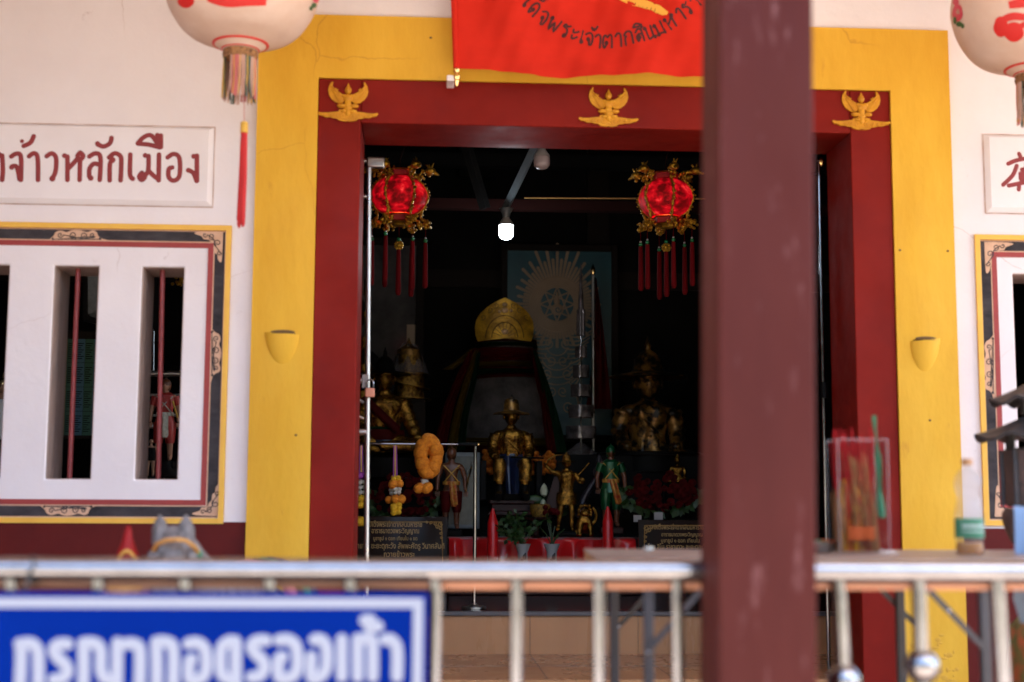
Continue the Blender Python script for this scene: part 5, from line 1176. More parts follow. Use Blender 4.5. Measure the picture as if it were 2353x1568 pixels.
def gold_tower():                               # tiered gold offering at the far left, half behind the gate
    Y0 = 11.2; u = sc(Y0); x = at(838, 900, Y0).x; z = lambda py: at(830, py, Y0).z; c = V(x, Y0, 0)
    P_ = thing('gold_umbrella', (x, Y0, zCt - .3), 'golden tiered umbrella just behind the left gate bar', 'umbrella')
    MB().tube([V(x, Y0, zCt - .3), V(x, Y0, z(650))], 2.4 * u, 8).build('pole', 'gold', P_)
    for y0, y1, r in ((640, 678, 6), (716, 740, 9), (775, 805, 12), (838, 868, 17), (900, 935, 22)):
        m = MB(); m.lathe(c, [((r + 1) * u, z(y1)), (r * u, z((y0 + y1) / 2)), ((r - 1) * u, z(y0)), (0, z(y0) + .01)], 24); m.build('tier', 'gold', P_)
gold_tower()
def hat_stack():
    Y0 = 11.5; u = sc(Y0); x = at(938, 900, Y0).x; z = lambda py: at(938, py, Y0).z; c = V(x, Y0, 0)
    P_ = thing('hat_stack', (x, Y0, z(920)), 'stack of gold tinsel ceremonial hats under clear plastic', 'hats')
    for y0, rb, hh, til in ((918, 55, 34, .02), (888, 52, 34, .18), (862, 48, 44, .0)):
        m = MB(); m.lathe(V(0, 0, 0), [(rb * u, 0), (rb * u, .006), (38 * u, .01), (34 * u, hh * .6 * u), (30 * u, hh * u), (0, hh * 1.05 * u)], 36)
        bmesh.ops.transform(m.bm, matrix=Matrix.Translation(V(x, Y0, z(y0))) @ Matrix.Rotation(til, 4, 'Y'), verts=m.bm.verts); m.build('hat', 'goldtier', P_)
    m = MB(); m.lathe(c, [(30 * u, z(822)), (27 * u, z(805)), (14 * u, z(795)), (6 * u, z(790)), (3 * u, z(783)), (0, z(776))], 20); m.build('top_spire', 'golddark', P_)
    m = MB(); m.sheet(lambda a, b: c + V((10 + 34 * b ** .7 + 3 * math.sin(a * 40)) * u * math.cos(PI + PI * a), (10 + 34 * b ** .7) * u * math.sin(PI + PI * a), z(792 + 70 * b + 5 * math.sin(a * 23))), 30, 10); m.build('plastic_cover', 'plastic', P_, sharp=80)
    MB().box(x - .14, x + .14, Y0 - .1, Y0 + .14, zCt + .001, z(919)).build('box_stand', 'darkwood', P_)
hat_stack()

# ------------------------------------------------------------------ statues on the altar
def statue(name, label, px, py_foot, py_top, Y0, pose, bodymat, extra, hr=None, frac=1.0, yaw=0, tweak=None, zbase=None, cat='statue'):
    u = sc(Y0); foot = at(px, py_foot, Y0); H = (py_foot - py_top) * u / frac
    base = V(foot.x, Y0, foot.z if zbase is None else zbase)
    P_ = thing(name, base, label, cat)
    mt, f = figure_body(pose, base, H, bodymat, P_, yaw=yaw, hr=hr, tweak=tweak)
    extra(P_, f, H, mt, base); return P_
def belt(P_, f, H, z, r, h, m, nm, yk=.75, n=22):
    k = MB(); c = f(0, 0, z); k.lathe(c, [(r * H, 0), (r * 1.04 * H, h * .5 * H), (r * H, h * H)], n, yk=yk); return k.build(nm, m, P_)
def tunic(P_, f, H, m, seated=True, seed=1, sleeves=True, tw=None):
    """a folded jacket with rucked sleeves, collar and a row of buttons"""
    pose = dict(SEAT if seated else STAND); pose.update(tw or {})
    pr = [(.125, .36), (.112, .42), (.108, .47), (.125, .54), (.142, .60), (.140, .635), (.115, .665), (.06, .690)] if seated else [(.125, .42), (.105, .50), (.09, .58), (.098, .66), (.118, .73), (.122, .77), (.10, .80), (.045, .825)]
    PR = cat_rom([V(a, 0, b) for a, b in pr], 4); n = len(PR) - 1
    def g(a, b):
        i = min(int(b * n), n - 1); t = b * n - i; r = PR[i].x + (PR[i + 1].x - PR[i].x) * t; z = PR[i].z + (PR[i + 1].z - PR[i].z) * t
        th = 2 * PI * a; r *= 1 + .035 * math.sin(7 * th + 9 * z * 3 + seed) + .02 * math.sin(15 * th - 30 * z)
        chest = .016 * (g2(math.cos(th), z, .45, pr[4][1], .25) + g2(math.cos(th), z, -.45, pr[4][1], .25)) * max(0, -math.sin(th))
        return f(r * math.cos(th), (r * .74 + chest) * math.sin(th), z)
    k = MB(); k.sheet(g, 60, 40); k.build('tunic', m, P_, sharp=85)
    if sleeves:
        for sd in 'LR':
            A = cat_rom([Vector(pose[q + sd][0]) for q in 'sew'], 9); k = MB()
            k.tube([f(*p) for p in A], [((.062 - .026 * i / len(A)) * (1 if seated else .86) + .0055 * math.sin(i * 1.9 + seed)) * H for i in range(len(A))], 14); k.build('sleeve', m, P_, sharp=85)
    k = MB(); zc = pr[-1][1]; k.tube([f(.052 * math.cos(t), .045 * math.sin(t), zc - .004 + .01 * math.sin(t)) for t in [2 * PI * i / 20 for i in range(20)]], .013 * H, 8, closed=True); k.build('collar', m, P_)
    k = MB(); z0, z1 = pr[2][1], pr[-2][1]
    for i in range(6): z = z0 + (z1 - z0) * i / 5.5; k.ball(f(0, -.74 * (.115 if seated else .10) - .012, z), .009 * H, 8, 6)
    k.tube([f(-.115, -.05, pr[5][1]), f(-.03, -.108 if seated else -.09, pr[4][1] - .03), f(.07, -.10 if seated else -.085, pr[2][1])], .009 * H, 6)
    k.build('buttons_and_strap', m, P_)
# 1 small gold seated figure in a hat
def ex1(P_, f, H, mt, b):
    hat(P_, f, SEAT['head'], .080, H, 'golddark'); tunic(P_, f, H, 'gold', seed=2)
    k = MB()
    for s in 'LR': 
        a, c = Vector(SEAT['k' + s][0]), Vector(SEAT['a' + s][0]); k2 = MB(); k2.tube([f(*(c + V(0, 0, .08))), f(*c), f(*(c + V(0, -.02, -.03))), f(*Vector(SEAT['t' + s][0]))], [.048 * H, .043 * H, .045 * H, .034 * H], 12); k2.build('boot', 'black', P_); k3 = MB(); kn = Vector(SEAT['k' + s][0]); an = Vector(SEAT['a' + s][0]); k3.tube([f(*(kn + V(0, -.01, .045))), f(*(kn + V(0, -.02, -.01))), f(*(kn * .6 + an * .4 + V(0, -.012, 0))), f(*(kn * .42 + an * .58 + V(0, -.012, 0)))], [.055 * H, .064 * H, .060 * H, .066 * H], 16); k3.build('knee_guard', 'gold', P_)
    k.sheet(lambda a, c: f((a - .5) * (.19 - .08 * c), -.18 - .05 * math.sin(a * 6) - .05 * c, .42 - .36 * c), 10, 10, .004); k.build('apron', 'bluesilk', P_)
    belt(P_, f, H, .41, .112, .035, 'bluesilk', 'belt'); k = MB(); k.tube([f(-.12, -.20, .41), f(.30, -.21, .40)], .009 * H, 8); k.build('sword', 'black', P_)
    k = MB(); k.lathe(b, [(.32 * H, -.11), (.32 * H, -.085), (.27 * H, -.08), (.27 * H, -.03), (.30 * H, -.025), (.30 * H, -.001)], 4, rot=PI / 4); k.build('pedestal', 'maroon', P_, bevel=.004)
    k = MB(); k.box(b.x - .13 * H, b.x + .13 * H, b.y - .02 * H, b.y + .2 * H, b.z, b.z + .28 * H); k.build('throne', 'black', P_, bevel=.005)
    for s in (-1, 1): k = MB(); k.box(b.x + s * .27 * H - .03 * H, b.x + s * .27 * H + .03 * H, b.y - .06 * H, b.y + .2 * H, b.z, b.z + .38 * H); k.build('throne_arm', 'black', P_, bevel=.005)
statue('seated_statue', 'small gilded seated statue in brimmed hat at the altar centre', 1174, 1150, 940, 10.7, SEAT, 'gold', ex1, frac=.885)
# 2 large dark bronze seated figure
def ex2(P_, f, H, mt, b): hat(P_, f, SEAT['head'], .098, H, 'golddark', 'wide'); tunic(P_, f, H, 'golddark', seed=5); k = MB(); k.lathe(V(b.x, b.y, 0), [(.36 * H, zCt + .001), (.36 * H, zCt + .02), (.33 * H, zCt + .03), (.33 * H, b.z + .25 * H)], 28); k.build('plinth', 'black', P_)
statue('bronze_statue', 'large dark bronze seated statue in wide hat with worn gilt patches', 1490, 1180, 838, 11.75, LOTUS, 'golddark', ex2, frac=.92, hr=.10)
# 3 left gold figure with outstretched arm
TW3 = dict(sL=((-.125, 0, .635), .05), sR=((.125, 0, .635), .05), eR=((.18, -.02, .50), .040), wR=((.24, -.08, .37), .030), hR=((.255, -.11, .33), .027), eL=((-.16, -.01, .49), .04))
def ex3(P_, f, H, mt, b):
    tunic(P_, f, H, 'gold', seed=8, tw=TW3)
    hat(P_, f, SEAT['head'], .072, H, 'black', 'wide')
    belt(P_, f, H, .38, .140, .07, 'clothred', 'red_sash'); belt(P_, f, H, .45, .130, .02, 'clothgrn', 'green_sash'); belt(P_, f, H, .34, .13, .04, 'bluesilk', 'blue_skirt')
    k = MB(); k.tube([f(-.14, -.09, .66), f(-.02, -.125, .55), f(.10, -.12, .44)], .032 * H, 10); k.build('shoulder_sash', 'clothred', P_)
    k = MB(); k.lathe(V(b.x, b.y, 0), [(.30 * H, zCt - .2), (.32 * H, b.z + .25 * H)], 24); k.build('plinth', 'black', P_)
statue('armed_statue', 'gilded statue in red and green sashes behind the left padlock', 880, 1140, 845, 11.1, LOTUS, 'gold', ex3, frac=.885, tweak=dict(sL=((-.125, 0, .635), .05), sR=((.125, 0, .635), .05), eR=((.18, -.02, .50), .040), wR=((.24, -.08, .37), .030), hR=((.255, -.11, .33), .027), eL=((-.16, -.01, .49), .04)))
# 4 brown warrior with sash
def exw(col, sash, swd):
    def g(P_, f, H, mt, b):
        hat(P_, f, STAND['head'], .058, H, 'greensilk' if col == 'g' else 'brownskin', 'helm' if col != 'b' else 'helm')
        main = {'g': 'greensilk', 'b': 'clothred', 'r': 'redsilk'}[col]
        if col != 'b':
            k = MB(); k.lathe(f(0, 0, 0), [(.13 * H, .42 * H), (.10 * H, .56 * H), (.092 * H, .62 * H), (.125 * H, .72 * H), (.115 * H, .79 * H), (.05 * H, .83 * H)], 26, yk=.72); k.build('tunic', main, P_)
            for s in 'LR': k = MB(); a, c = Vector(STAND['s' + s][0]), Vector(STAND['e' + s][0]); k.tube([f(*a), f(*(a * .3 + c * .7))], [.052 * H, .046 * H], 12); k.build('sleeve', main, P_)
        for s in 'LR':
            k = MB(); a, c, d = (Vector(STAND[q + s][0]) for q in 'pka'); k.tube([f(*a), f(*c), f(*(c * .75 + d * .25))], [.078 * H, .06 * H, .05 * H], 14); k.build('trouser_leg', main, P_)
        k = MB()
        for s in (-1, 1): k.tube([f(s * .10, -.055, .78), f(0, -.088, .68), f(-s * .085, -.07, .58)], .007 * H, 6)
        k.build('cross_cord', 'goldpaint' if col != 'r' else 'jasmine', P_)
        belt(P_, f, H, .54, .105, .045, 'sashpat' if col != 'r' else 'jasmine', 'waist_sash')
        k = MB(); sg = 1
        k.sheet(lambda a, c: f(.01 + (a - .5) * .085 + sash * c * .09, -.085 - .02 * math.sin(a * 5) - .03 * math.sin(PI * c), .58 - .30 * c), 8, 12, .003); k.build('hanging_sash', 'sashpat' if col != 'r' else 'jasmine', P_)
        if swd:
            k = MB(); hR = STAND['hR'][0]; k.tube([f(hR[0], hR[1], hR[2] - .03), f(hR[0] + .03, hR[1], hR[2] + .14), f(hR[0] + .07, hR[1], hR[2] + .28), f(hR[0] + .065, hR[1], hR[2] + .34)], [.009 * H, .013 * H, .013 * H, .003 * H], 8); k.build('sabre', 'golddark', P_)
        k = MB(); k.box(b.x - .14 * H, b.x + .14 * H, b.y - .12 * H, b.y + .1 * H, b.z - .045, b.z - .001); k.build('base', 'black' if col != 'g' else 'maroon', P_, bevel=.006)
    return g
statue('warrior_statue', 'brown bare-chested warrior statuette with patterned sash and raised sabre', 1036, 1218, 1030, 10.5, STAND, 'brownskin', exw('b', .35, True), cat='statuette')
statue('warrior_statue', 'standing warrior statuette in green tunic with red sash', 1404, 1212, 1024, 10.55, STAND, 'brownskin', exw('g', .9, False), cat='statuette')
def ex5(P_, f, H, mt, b):
    hat(P_, f, STAND['head'], .058, H, 'gold'); belt(P_, f, H, .36, .135, .16, 'gold', 'skirt'); tunic(P_, f, H, 'gold', False, 3, False)
    k = MB(); k.tube([f(-.30, -.03, .86), f(-.25, -.03, .96), f(-.16, -.03, 1.02), f(-.06, -.03, 1.03)], [.008 * H, .013 * H, .012 * H, .003 * H], 8); k.build('raised_sword', 'gold', P_)
    k = MB(); k.tube([f(.16, -.03, .76), f(.30, -.04, .92)], .010 * H, 8); k.build('staff', 'gold', P_)
    k = MB(); k.ball(f(.20, -.08, .68), V(.045 * H, .02 * H, .045 * H), 16, 10); k.build('shield', 'gold', P_)
    k = MB(); k.sheet(lambda a, c: f(-.10 - .14 * c * a - .06 * a, .05, .74 - .45 * c), 8, 10, .004); k.build('cape', 'maroon', P_)
    k = MB(); k.box(b.x - .12 * H, b.x + .12 * H, b.y - .12 * H, b.y + .12 * H, b.z - .03, b.z - .001); k.build('base', 'black', P_, bevel=.005)
statue('hero_statue', 'shiny gold standing statuette swinging a sword overhead', 1302, 1222, 1052, 10.45, STAND, 'gold', ex5, tweak=dict(eL=((-.20, -.01, .80), .034), wL=((-.27, -.03, .87), .026), hL=((-.29, -.03, .90), .024), eR=((.17, -.02, .68), .034), wR=((.17, -.10, .66), .026), hR=((.18, -.12, .67), .022), kL=((-.09, -.03, .27), .045), aL=((-.11, .02, .055), .03), tL=((-.13, -.06, .022), .026)), cat='statuette')
# 6 gold lion
def lion():
    Y0 = 10.42; u = sc(Y0); b = V(at(1343, 1235, Y0).x, Y0, at(1343, 1236, Y0).z); k = 76 * u
    P_ = thing('lion_statue', b, 'small gold guardian lion statuette facing forward beside the right red candle', 'statuette')
    J = dict(hip=(b + V(0, .22 * k, .30 * k), .20 * k), back=(b + V(0, .05 * k, .42 * k), .20 * k), chest=(b + V(0, -.10 * k, .50 * k), .19 * k), neck=(b + V(0, -.14 * k, .66 * k), .16 * k), skull=(b + V(0, -.18 * k, .78 * k), .17 * k), muz=(b + V(0, -.34 * k, .72 * k), .10 * k))
    E_ = [('hip', 'back'), ('back', 'chest'), ('chest', 'neck'), ('neck', 'skull'), ('skull', 'muz')]
    for s, n in ((-1, 'l'), (1, 'r')):
        J['s' + n] = (b + V(.15 * s * k, -.16 * k, .42 * k), .10 * k); J['f' + n] = (b + V(.17 * s * k, -.20 * k, .12 * k), .07 * k); J['p' + n] = (b + V(.17 * s * k, -.28 * k, .05 * k), .065 * k)
        J['h' + n] = (b + V(.22 * s * k, .22 * k, .20 * k), .12 * k); J['q' + n] = (b + V(.24 * s * k, .10 * k, .05 * k), .06 * k)
        E_ += [('chest', 's' + n), ('s' + n, 'f' + n), ('f' + n, 'p' + n), ('hip', 'h' + n), ('h' + n, 'q' + n)]
    m = MB(); m.add(skin(J, E_))
    for i in range(16):
        t = 2 * PI * i / 16; m.ball(b + V(.19 * k * math.cos(t), -.10 * k, .76 * k + .2 * k * math.sin(t)), .055 * k, 9, 7)
    for s in (-1, 1): m.ball(b + V(.13 * s * k, -.18 * k, .95 * k), V(.05 * k, .04 * k, .06 * k), 9, 7); m.ball(b + V(.07 * s * k, -.33 * k, .82 * k), .035 * k, 9, 7)
    m.build('body', 'gold', P_)
    m = MB(); m.tube(cat_rom([b + V(.1 * k, .35 * k, .3 * k), b + V(.36 * k, .34 * k, .5 * k), b + V(.38 * k, .30 * k, .75 * k), b + V(.28 * k, .3 * k, .9 * k)], 4), [.05 * k] * 13, 8); m.build('tail', 'gold', P_)
lion()
# 7 small buddha busts and crossed tusks on the right
def exb(P_, f, H, mt, b): hat(P_, f, SEAT['head'], .07, H, 'gold', 'spire'); k = MB(); k.lathe(V(b.x, b.y, 0), [(.33 * H, zB + .001), (.33 * H, b.z + .26 * H)], 20); k.build('plinth', 'black', P_)
statue('seated_buddha', 'small gold seated buddha behind the right bunch of roses', 1557, 1138, 1050, 11.1, LOTUS, 'gold', exb, frac=.90, cat='statuette')
def tusks():
    Y0 = 10.75; P_ = thing('crossed_tusks', at(1375, 1190, Y0), 'pair of dark glittering tusks crossed on a stand between two statuettes', 'tusks')
    for pts in ([(1330, 1190), (1340, 1150), (1360, 1115), (1378, 1085), (1382, 1055)], [(1424, 1180), (1416, 1140), (1398, 1110), (1380, 1085), (1372, 1058)]):
        m = MB(); m.tube(cat_rom([at(*p, Y0) for p in pts], 4), [.034 - .0018 * i for i in range(17)], 12); m.build('tusk', 'tusk', P_)
    m = MB(); u = sc(Y0); m.lathe(at(1377, 1085, Y0 - .02), [(0, -16 * u), (14 * u, -8 * u), (15 * u, 2 * u), (9 * u, 12 * u), (5 * u, 20 * u), (6 * u, 28 * u), (4 * u, 34 * u), (0, 44 * u)], 16); m.build('finial', 'tusk', P_)
    MB().tube([at(1329, 1190, Y0), at(1329, 1190, Y0) + V(0, 0, -.12)], .03, 10).build('foot', 'black', P_)
tusks()
# framed grey photograph behind the brown warrior
Y0 = 10.7
P_ = thing('framed_photo', at(1065, 1215, Y0), 'grey framed photograph standing behind the brown warrior statuette', 'picture')
q0, q1 = at(1022, 1215, Y0), at(1103, 1040, Y0)
MB().box(q0.x, q1.x, Y0, Y0 + .02, q0.z, q1.z).build('frame', 'beam', P_, bevel=.004)
MB().box(q0.x + .03, q1.x - .03, Y0 - .003, Y0 - .0005, q0.z + .03, q1.z - .03).build('photo_print', 'photo', P_)
# orange garland bed behind the seated statue
Y0 = 11.2; q0, q1 = at(1112, 1087, Y0), at(1275, 1040, Y0)
m = MB(); rn = random.Random(2)
for i in range(260): m.ball(V(rn.uniform(q0.x, q1.x), Y0 + rn.uniform(-.05, .03), rn.uniform(q0.z, q1.z)), rn.uniform(.016, .026), 8, 6)
tag(m.build('garland_bed', 'orangefelt', sharp=80), 'thick orange marigold garland laid behind the small gilded statue', 'garland')
# gold basket, lotus buds, beaded dish
Y0 = 10.4; u = sc(Y0); c = at(1241, 1188, Y0)
m = MB(); m.lathe(V(c.x, Y0, c.z), [(18 * u, 0), (24 * u, 16 * u), (24 * u, 26 * u), (20 * u, 29 * u), (0, 30 * u)], 24); tag(m.build('woven_basket', 'basket'), 'small woven gold basket under the lotus buds', 'basket')
m = MB(); m.lathe(V(c.x - .03, Y0 - .02, zA + .001), [(.05, 0), (.02, .02), (.02, c.z - zA - .03), (.11, c.z - zA - .012), (.11, c.z - zA - .004), (0, c.z - zA - .004)], 28); dish = m.build('pedestal_dish', 'maroon'); tag(dish, 'dark pedestal dish with a beaded silver rim holding the gold basket', 'dish')
m = MB()
for i in range(44):
    t = 2 * PI * i / 44; m.ball(V(c.x - .03 + .112 * math.cos(t), Y0 - .02 + .112 * math.sin(t), c.z - .006), .0045, 7, 5)
m.build('bead_rim', 'steel', dish)
LB = thing('lotus_vase', V(at(1262, 1190, 10.62).x, 10.62, zA), 'pale lotus buds with dark leaves in a dark vase', 'flowers')
m = MB(); m.lathe(V(at(1262, 1190, 10.62).x, 10.62, zA + .001), [(.045, 0), (.07, .08), (.05, .16), (.06, .2)], 20); m.build('vase', 'black', LB)
for px, py, s in ((1250, 1127, 1.0), (1248, 1160, .85), (1270, 1152, 1.25)):
    c = at(px, py, 10.55); m = MB(); m.lathe(c, [(0, -.05 * s), (.022 * s, -.035 * s), (.030 * s, -.005 * s), (.020 * s, .03 * s), (0, .055 * s)], 14); m.build('lotus_bud', 'lotus', LB)
    MB().tube([c + V(0, 0, -.05 * s), V(at(1262, 1190, 10.62).x, 10.6, zA + .15)], .005, 6).build('stem', 'leaf', LB)
for px, py in ((1228, 1150), (1285, 1175)): c = at(px, py, 10.6); m = MB(); m.ball(c, V(.075, .02, .04), 14, 8); m.build('lotus_leaf', 'leaf', LB)

# red candles on the bench
def candle(px, ptop, pb, Y0, label):
    u = sc(Y0); x = at(px, 1230, Y0).x; z = lambda py: at(px, py, Y0).z; c = V(x, Y0, 0); r = 12.2 * u
    P_ = thing('red_candle', (x, Y0, bz), label, 'candle', 'thick red altar candles')
    m = MB(); m.lathe(c, [(r, bz + .001), (r, z(ptop + 34)), (r * .9, z(ptop + 30)), (r * .35, z(ptop + 6)), (r * .25, z(ptop + 1)), (0, z(ptop))], 28); m.build('wax_body', 'wax', P_)
    m = MB(); m.lathe(c, [(r * 1.03, bz + .004), (r * 1.04, bz + .03), (r * 1.03, bz + .06)], 28); m.build('printed_band', 'sashpat', P_)
candle(1132, 1168, 1290, 10.0, 'thick red candle left of centre beside the leafy white vase')
candle(1397, 1164, 1290, 10.05, 'thick red candle right of centre in front of the green warrior')
# vases
def vase(px, Y0, label, leafy):
    u = sc(Y0); c = V(at(px, 1280, Y0).x, Y0, bz + .001); top = at(px, 1250, Y0).z; h = top - c.z
    P_ = thing('flower_vase', c, label, 'vase', 'white porcelain vases before the satin cloth')
    m = MB(); m.lathe(c, [(.036, 0), (.044, .01), (.034, h * .45), (.036, h * .7), (.058, h), (.05, h), (.03, h * .6)], 28); m.build('porcelain', 'vase', P_)
    m = MB(); m.ball(c + V(.01, -.036, h * .5), V(.013, .006, .022), 10, 7); m.ball(c + V(.016, -.036, h * .62), V(.006, .006, .010), 8, 6); m.ball(c + V(-.004, -.036, h * .4), V(.012, .006, .008), 8, 6); m.build('bird_motif', 'vaseblack', P_)
    rn = random.Random(px); lf = MB(); stm = MB()
    for i in range(26 if leafy else 14):
        t = rn.uniform(0, 2 * PI); r = rn.uniform(.02, .17 if leafy else .10); hh = rn.uniform(.06, .22 if leafy else .20)
        p = c + V(0, 0, h - .02); q = p + V(r * math.cos(t), r * math.sin(t) * .6, hh); stm.tube([p, (p + q) / 2 + V(0, 0, .02), q], .0025 if leafy else .0032, 5)
        if leafy:
            for k in range(5):
                d = V(rn.uniform(-1, 1), rn.uniform(-1, .3), rn.uniform(-.6, .8)).normalized(); n = d.cross(V(rn.uniform(-1, 1), 1, rn.uniform(-1, 1))).normalized(); e = q + d * .02
                L = rn.uniform(.035, .06); lf.face([e, e + d * L * .5 + n * L * .32, e + d * L, e + d * L * .5 - n * L * .32])
    stm.build('stems', 'leaf', P_)
    if leafy: tag(lf.build('leaves', 'leaf', P_), kind='stuff')
    else:
        m = MB()
        for i in range(6): m.ball(c + V(rn.uniform(-.09, .09), rn.uniform(-.05, .05), h + rn.uniform(.2, .26)), rn.uniform(.018, .026), 10, 8)
        m.build('rose_heads', 'rose', P_)
vase(1201, 10.0, 'white porcelain vase of green leaves right of the left candle', True)
vase(1268, 9.98, 'white porcelain vase of bare stems and wilted roses', False)
# roses
def bouquet(name, label, px0, px1, py0, py1, Y0, n, seed):
    rn = random.Random(seed); a, b = at(px0, py1, Y0), at(px1, py0, Y0); cx, cz = (a.x + b.x) / 2, (a.z + b.z) / 2; rx, rz = (b.x - a.x) / 2, (b.z - a.z) / 2
    P_ = thing(name, V(cx, Y0, a.z - .12), label, 'flowers', 'bunches of dark red roses'); m = MB(); lf = MB()
    for i in range(n):
        t = rn.uniform(0, 2 * PI); r = math.sqrt(rn.random()); x, z = cx + rx * r * math.cos(t), cz + rz * r * math.sin(t); y = Y0 - .16 * math.sqrt(max(0, 1 - r * r)) + rn.uniform(-.02, .02); s = rn.uniform(.022, .034)
        for k, (rr, hh) in enumerate(((1, 0), (.75, .35), (.45, .6))):
            m.sheet(lambda p, q: V(x + s * rr * (.35 + .65 * q) * math.cos(2 * PI * p) * (1 + .12 * math.sin(p * 31 + i)), y - s * (hh + .3 * q) * .7, z + s * rr * (.35 + .65 * q) * math.sin(2 * PI * p)), 9, 2)
    for i in range(n):
        t = rn.uniform(PI * .9, 2.1 * PI); p = V(cx + rx * 1.02 * math.cos(t), Y0 + rn.uniform(-.1, .05), cz + rz * 1.05 * math.sin(t)); d = V(rn.uniform(-1, 1), rn.uniform(-.5, .2), rn.uniform(-1, .3)).normalized(); nn = d.cross(V(0, 1, rn.uniform(-1, 1))).normalized(); L = rn.uniform(.05, .09)
        lf.face([p, p + d * L * .5 + nn * L * .3, p + d * L, p + d * L * .5 - nn * L * .3])
    tag(m.build('rose_blooms', 'rose', P_, sharp=80), kind='stuff'); tag(lf.build('rose_leaves', 'leaf', P_), kind='stuff')
    m = MB(); m.lathe(V(cx, Y0 + .02, min(zA, a.z - .14) + .001), [(.10, 0), (.12, .02), (.08, .14), (.09, max(.16, a.z - min(zA, a.z - .14) + .05))], 20); m.build('holder', 'black', P_)
bouquet('rose_bouquet', 'bunch of dark red roses behind the hanging garlands, left', 850, 1002, 1090, 1190, 10.6, 60, 1)
bouquet('rose_bouquet', 'wide bunch of dark red roses behind the right engraved plaque', 1435, 1600, 1088, 1172, 10.55, 80, 2)
for px, py, w_, h_, lb in ((1465, 1192, 9, 13, 'small white card among the roses above the right plaque, to the left'), (1513, 1186, 10, 14, 'small creased white card on the roses at the plaque top')):
    c = at(px, py, 10.3); u = sc(10.3); m = MB(); m.box(c.x - w_ * u, c.x + w_ * u, 10.3, 10.302, c.z - h_ * .6 * u, c.z + h_ * .6 * u); tag(m.build('white_card', 'paperwhite'), lb, 'card', 'white cards among the roses')
# engraved plaques
def stone_plaque(x0p, x1p, y0p, y1p, Y0, lines, label, corner, tilt=.12):
    u = sc(Y0); a, b = at(x0p, y1p, Y0), at(x1p, y0p, Y0); zb = ZP + .001
    P_ = thing('engraved_plaque', V((a.x + b.x) / 2, Y0, zb), label, 'plaque', 'black engraved plaques with gold Thai lettering')
    f = lambda px, py, d=0: (lambda q: V(q.x, Y0 + (q.z - zb) * tilt - d, q.z))(at(px, py, Y0))
    m = MB(); A = [V(a.x, Y0, zb), V(b.x, Y0, zb), V(b.x, Y0 + (b.z - zb) * tilt, b.z), V(a.x, Y0 + (b.z - zb) * tilt, b.z)]; m.hexa(A, [p + V(0, .02, .002) for p in A]); m.build('slab', 'plaqueblack', P_, bevel=.003)
    m = MB()
    e = 14
    m.tube([f(x0p + e, y0p + 12, .001), f(x1p - e, y0p + 12, .001)], 1.1 * u, 6); m.tube([f(x1p - e if corner > 0 else x0p + e, y0p + 12, .001), f((x1p - e if corner > 0 else x0p + e) + corner * 4, y1p, .001)], 1.1 * u, 6); m.build('gold_border', 'goldtext', P_)
    m = MB(); s = corner; X0 = x1p - e if s > 0 else x0p + e
    for i, (dx, dy, r) in enumerate(((4, 5, 6), (14, 3, 5), (24, 2, 4), (34, 1, 3), (3, 15, 5), (2, 26, 4), (1, 36, 3), (10, 10, 5))): m.tube([f(px, py, .0012) for px, py in spiral(X0 - s * dx, y0p + 12 + dy, r, 1.2, i, s, 10)], 1.3 * u, 5)
    m.build('corner_ornament', 'goldtext', P_)
    for txt, cx, cy, hh, w in lines:
        me = text_mesh(txt, 1.0, .012)
        xs = [v.co.x for v in me.vertices]; k = w / (max(xs) - min(xs)); mid = (max(xs) + min(xs)) / 2
        m = MB(); m.add(me); base = f(cx, cy, .0012)
        for v in m.bm.verts: v.co = base + V((v.co.x - mid) * k * u, v.co.y * hh * 1.35 * u * tilt, v.co.y * hh * 1.35 * u) + V(0, -v.co.z, 0)
        m.build('engraved_line', 'goldtext', P_, sharp=30)
stone_plaque(690, 1029, 1188, 1345, 9.8, [('สมเด็จพระเจ้าตากสินมหาราช', 905, 1211, 12, 128), ('อาราธนาดวงพระวิญญาณ', 908, 1226, 12, 108), ('บูชาธูป ๑ ดอก เทียนใน ๑ ขด', 908, 1242, 9, 100), ('โอม สิโน ราชาเทวะ ชะยะตุภะวัง สัพพะศัตรู วินาศสันติ', 888, 1261, 13, 262), ('ถวายข้าวพระ', 917, 1280, 12, 70)], 'wide black engraved plaque with gold corner scroll behind the left gate post', 1, )
stone_plaque(1470, 1690, 1196, 1345, 10.15, [('สมเด็จพระเจ้าตากสินมหาราช', 1560, 1217, 11, 122), ('อาราธนาดวงพระวิญญาณ', 1570, 1233, 9, 96), ('บูชาธูป ๑ ดอก เทียนใน', 1566, 1247, 9, 90), ('โอม สิโน ราชาเทวะ ชะยะตุภะวัง', 1560, 1262, 11, 140)], 'smaller black engraved plaque half hidden by the maroon pillar', -1)

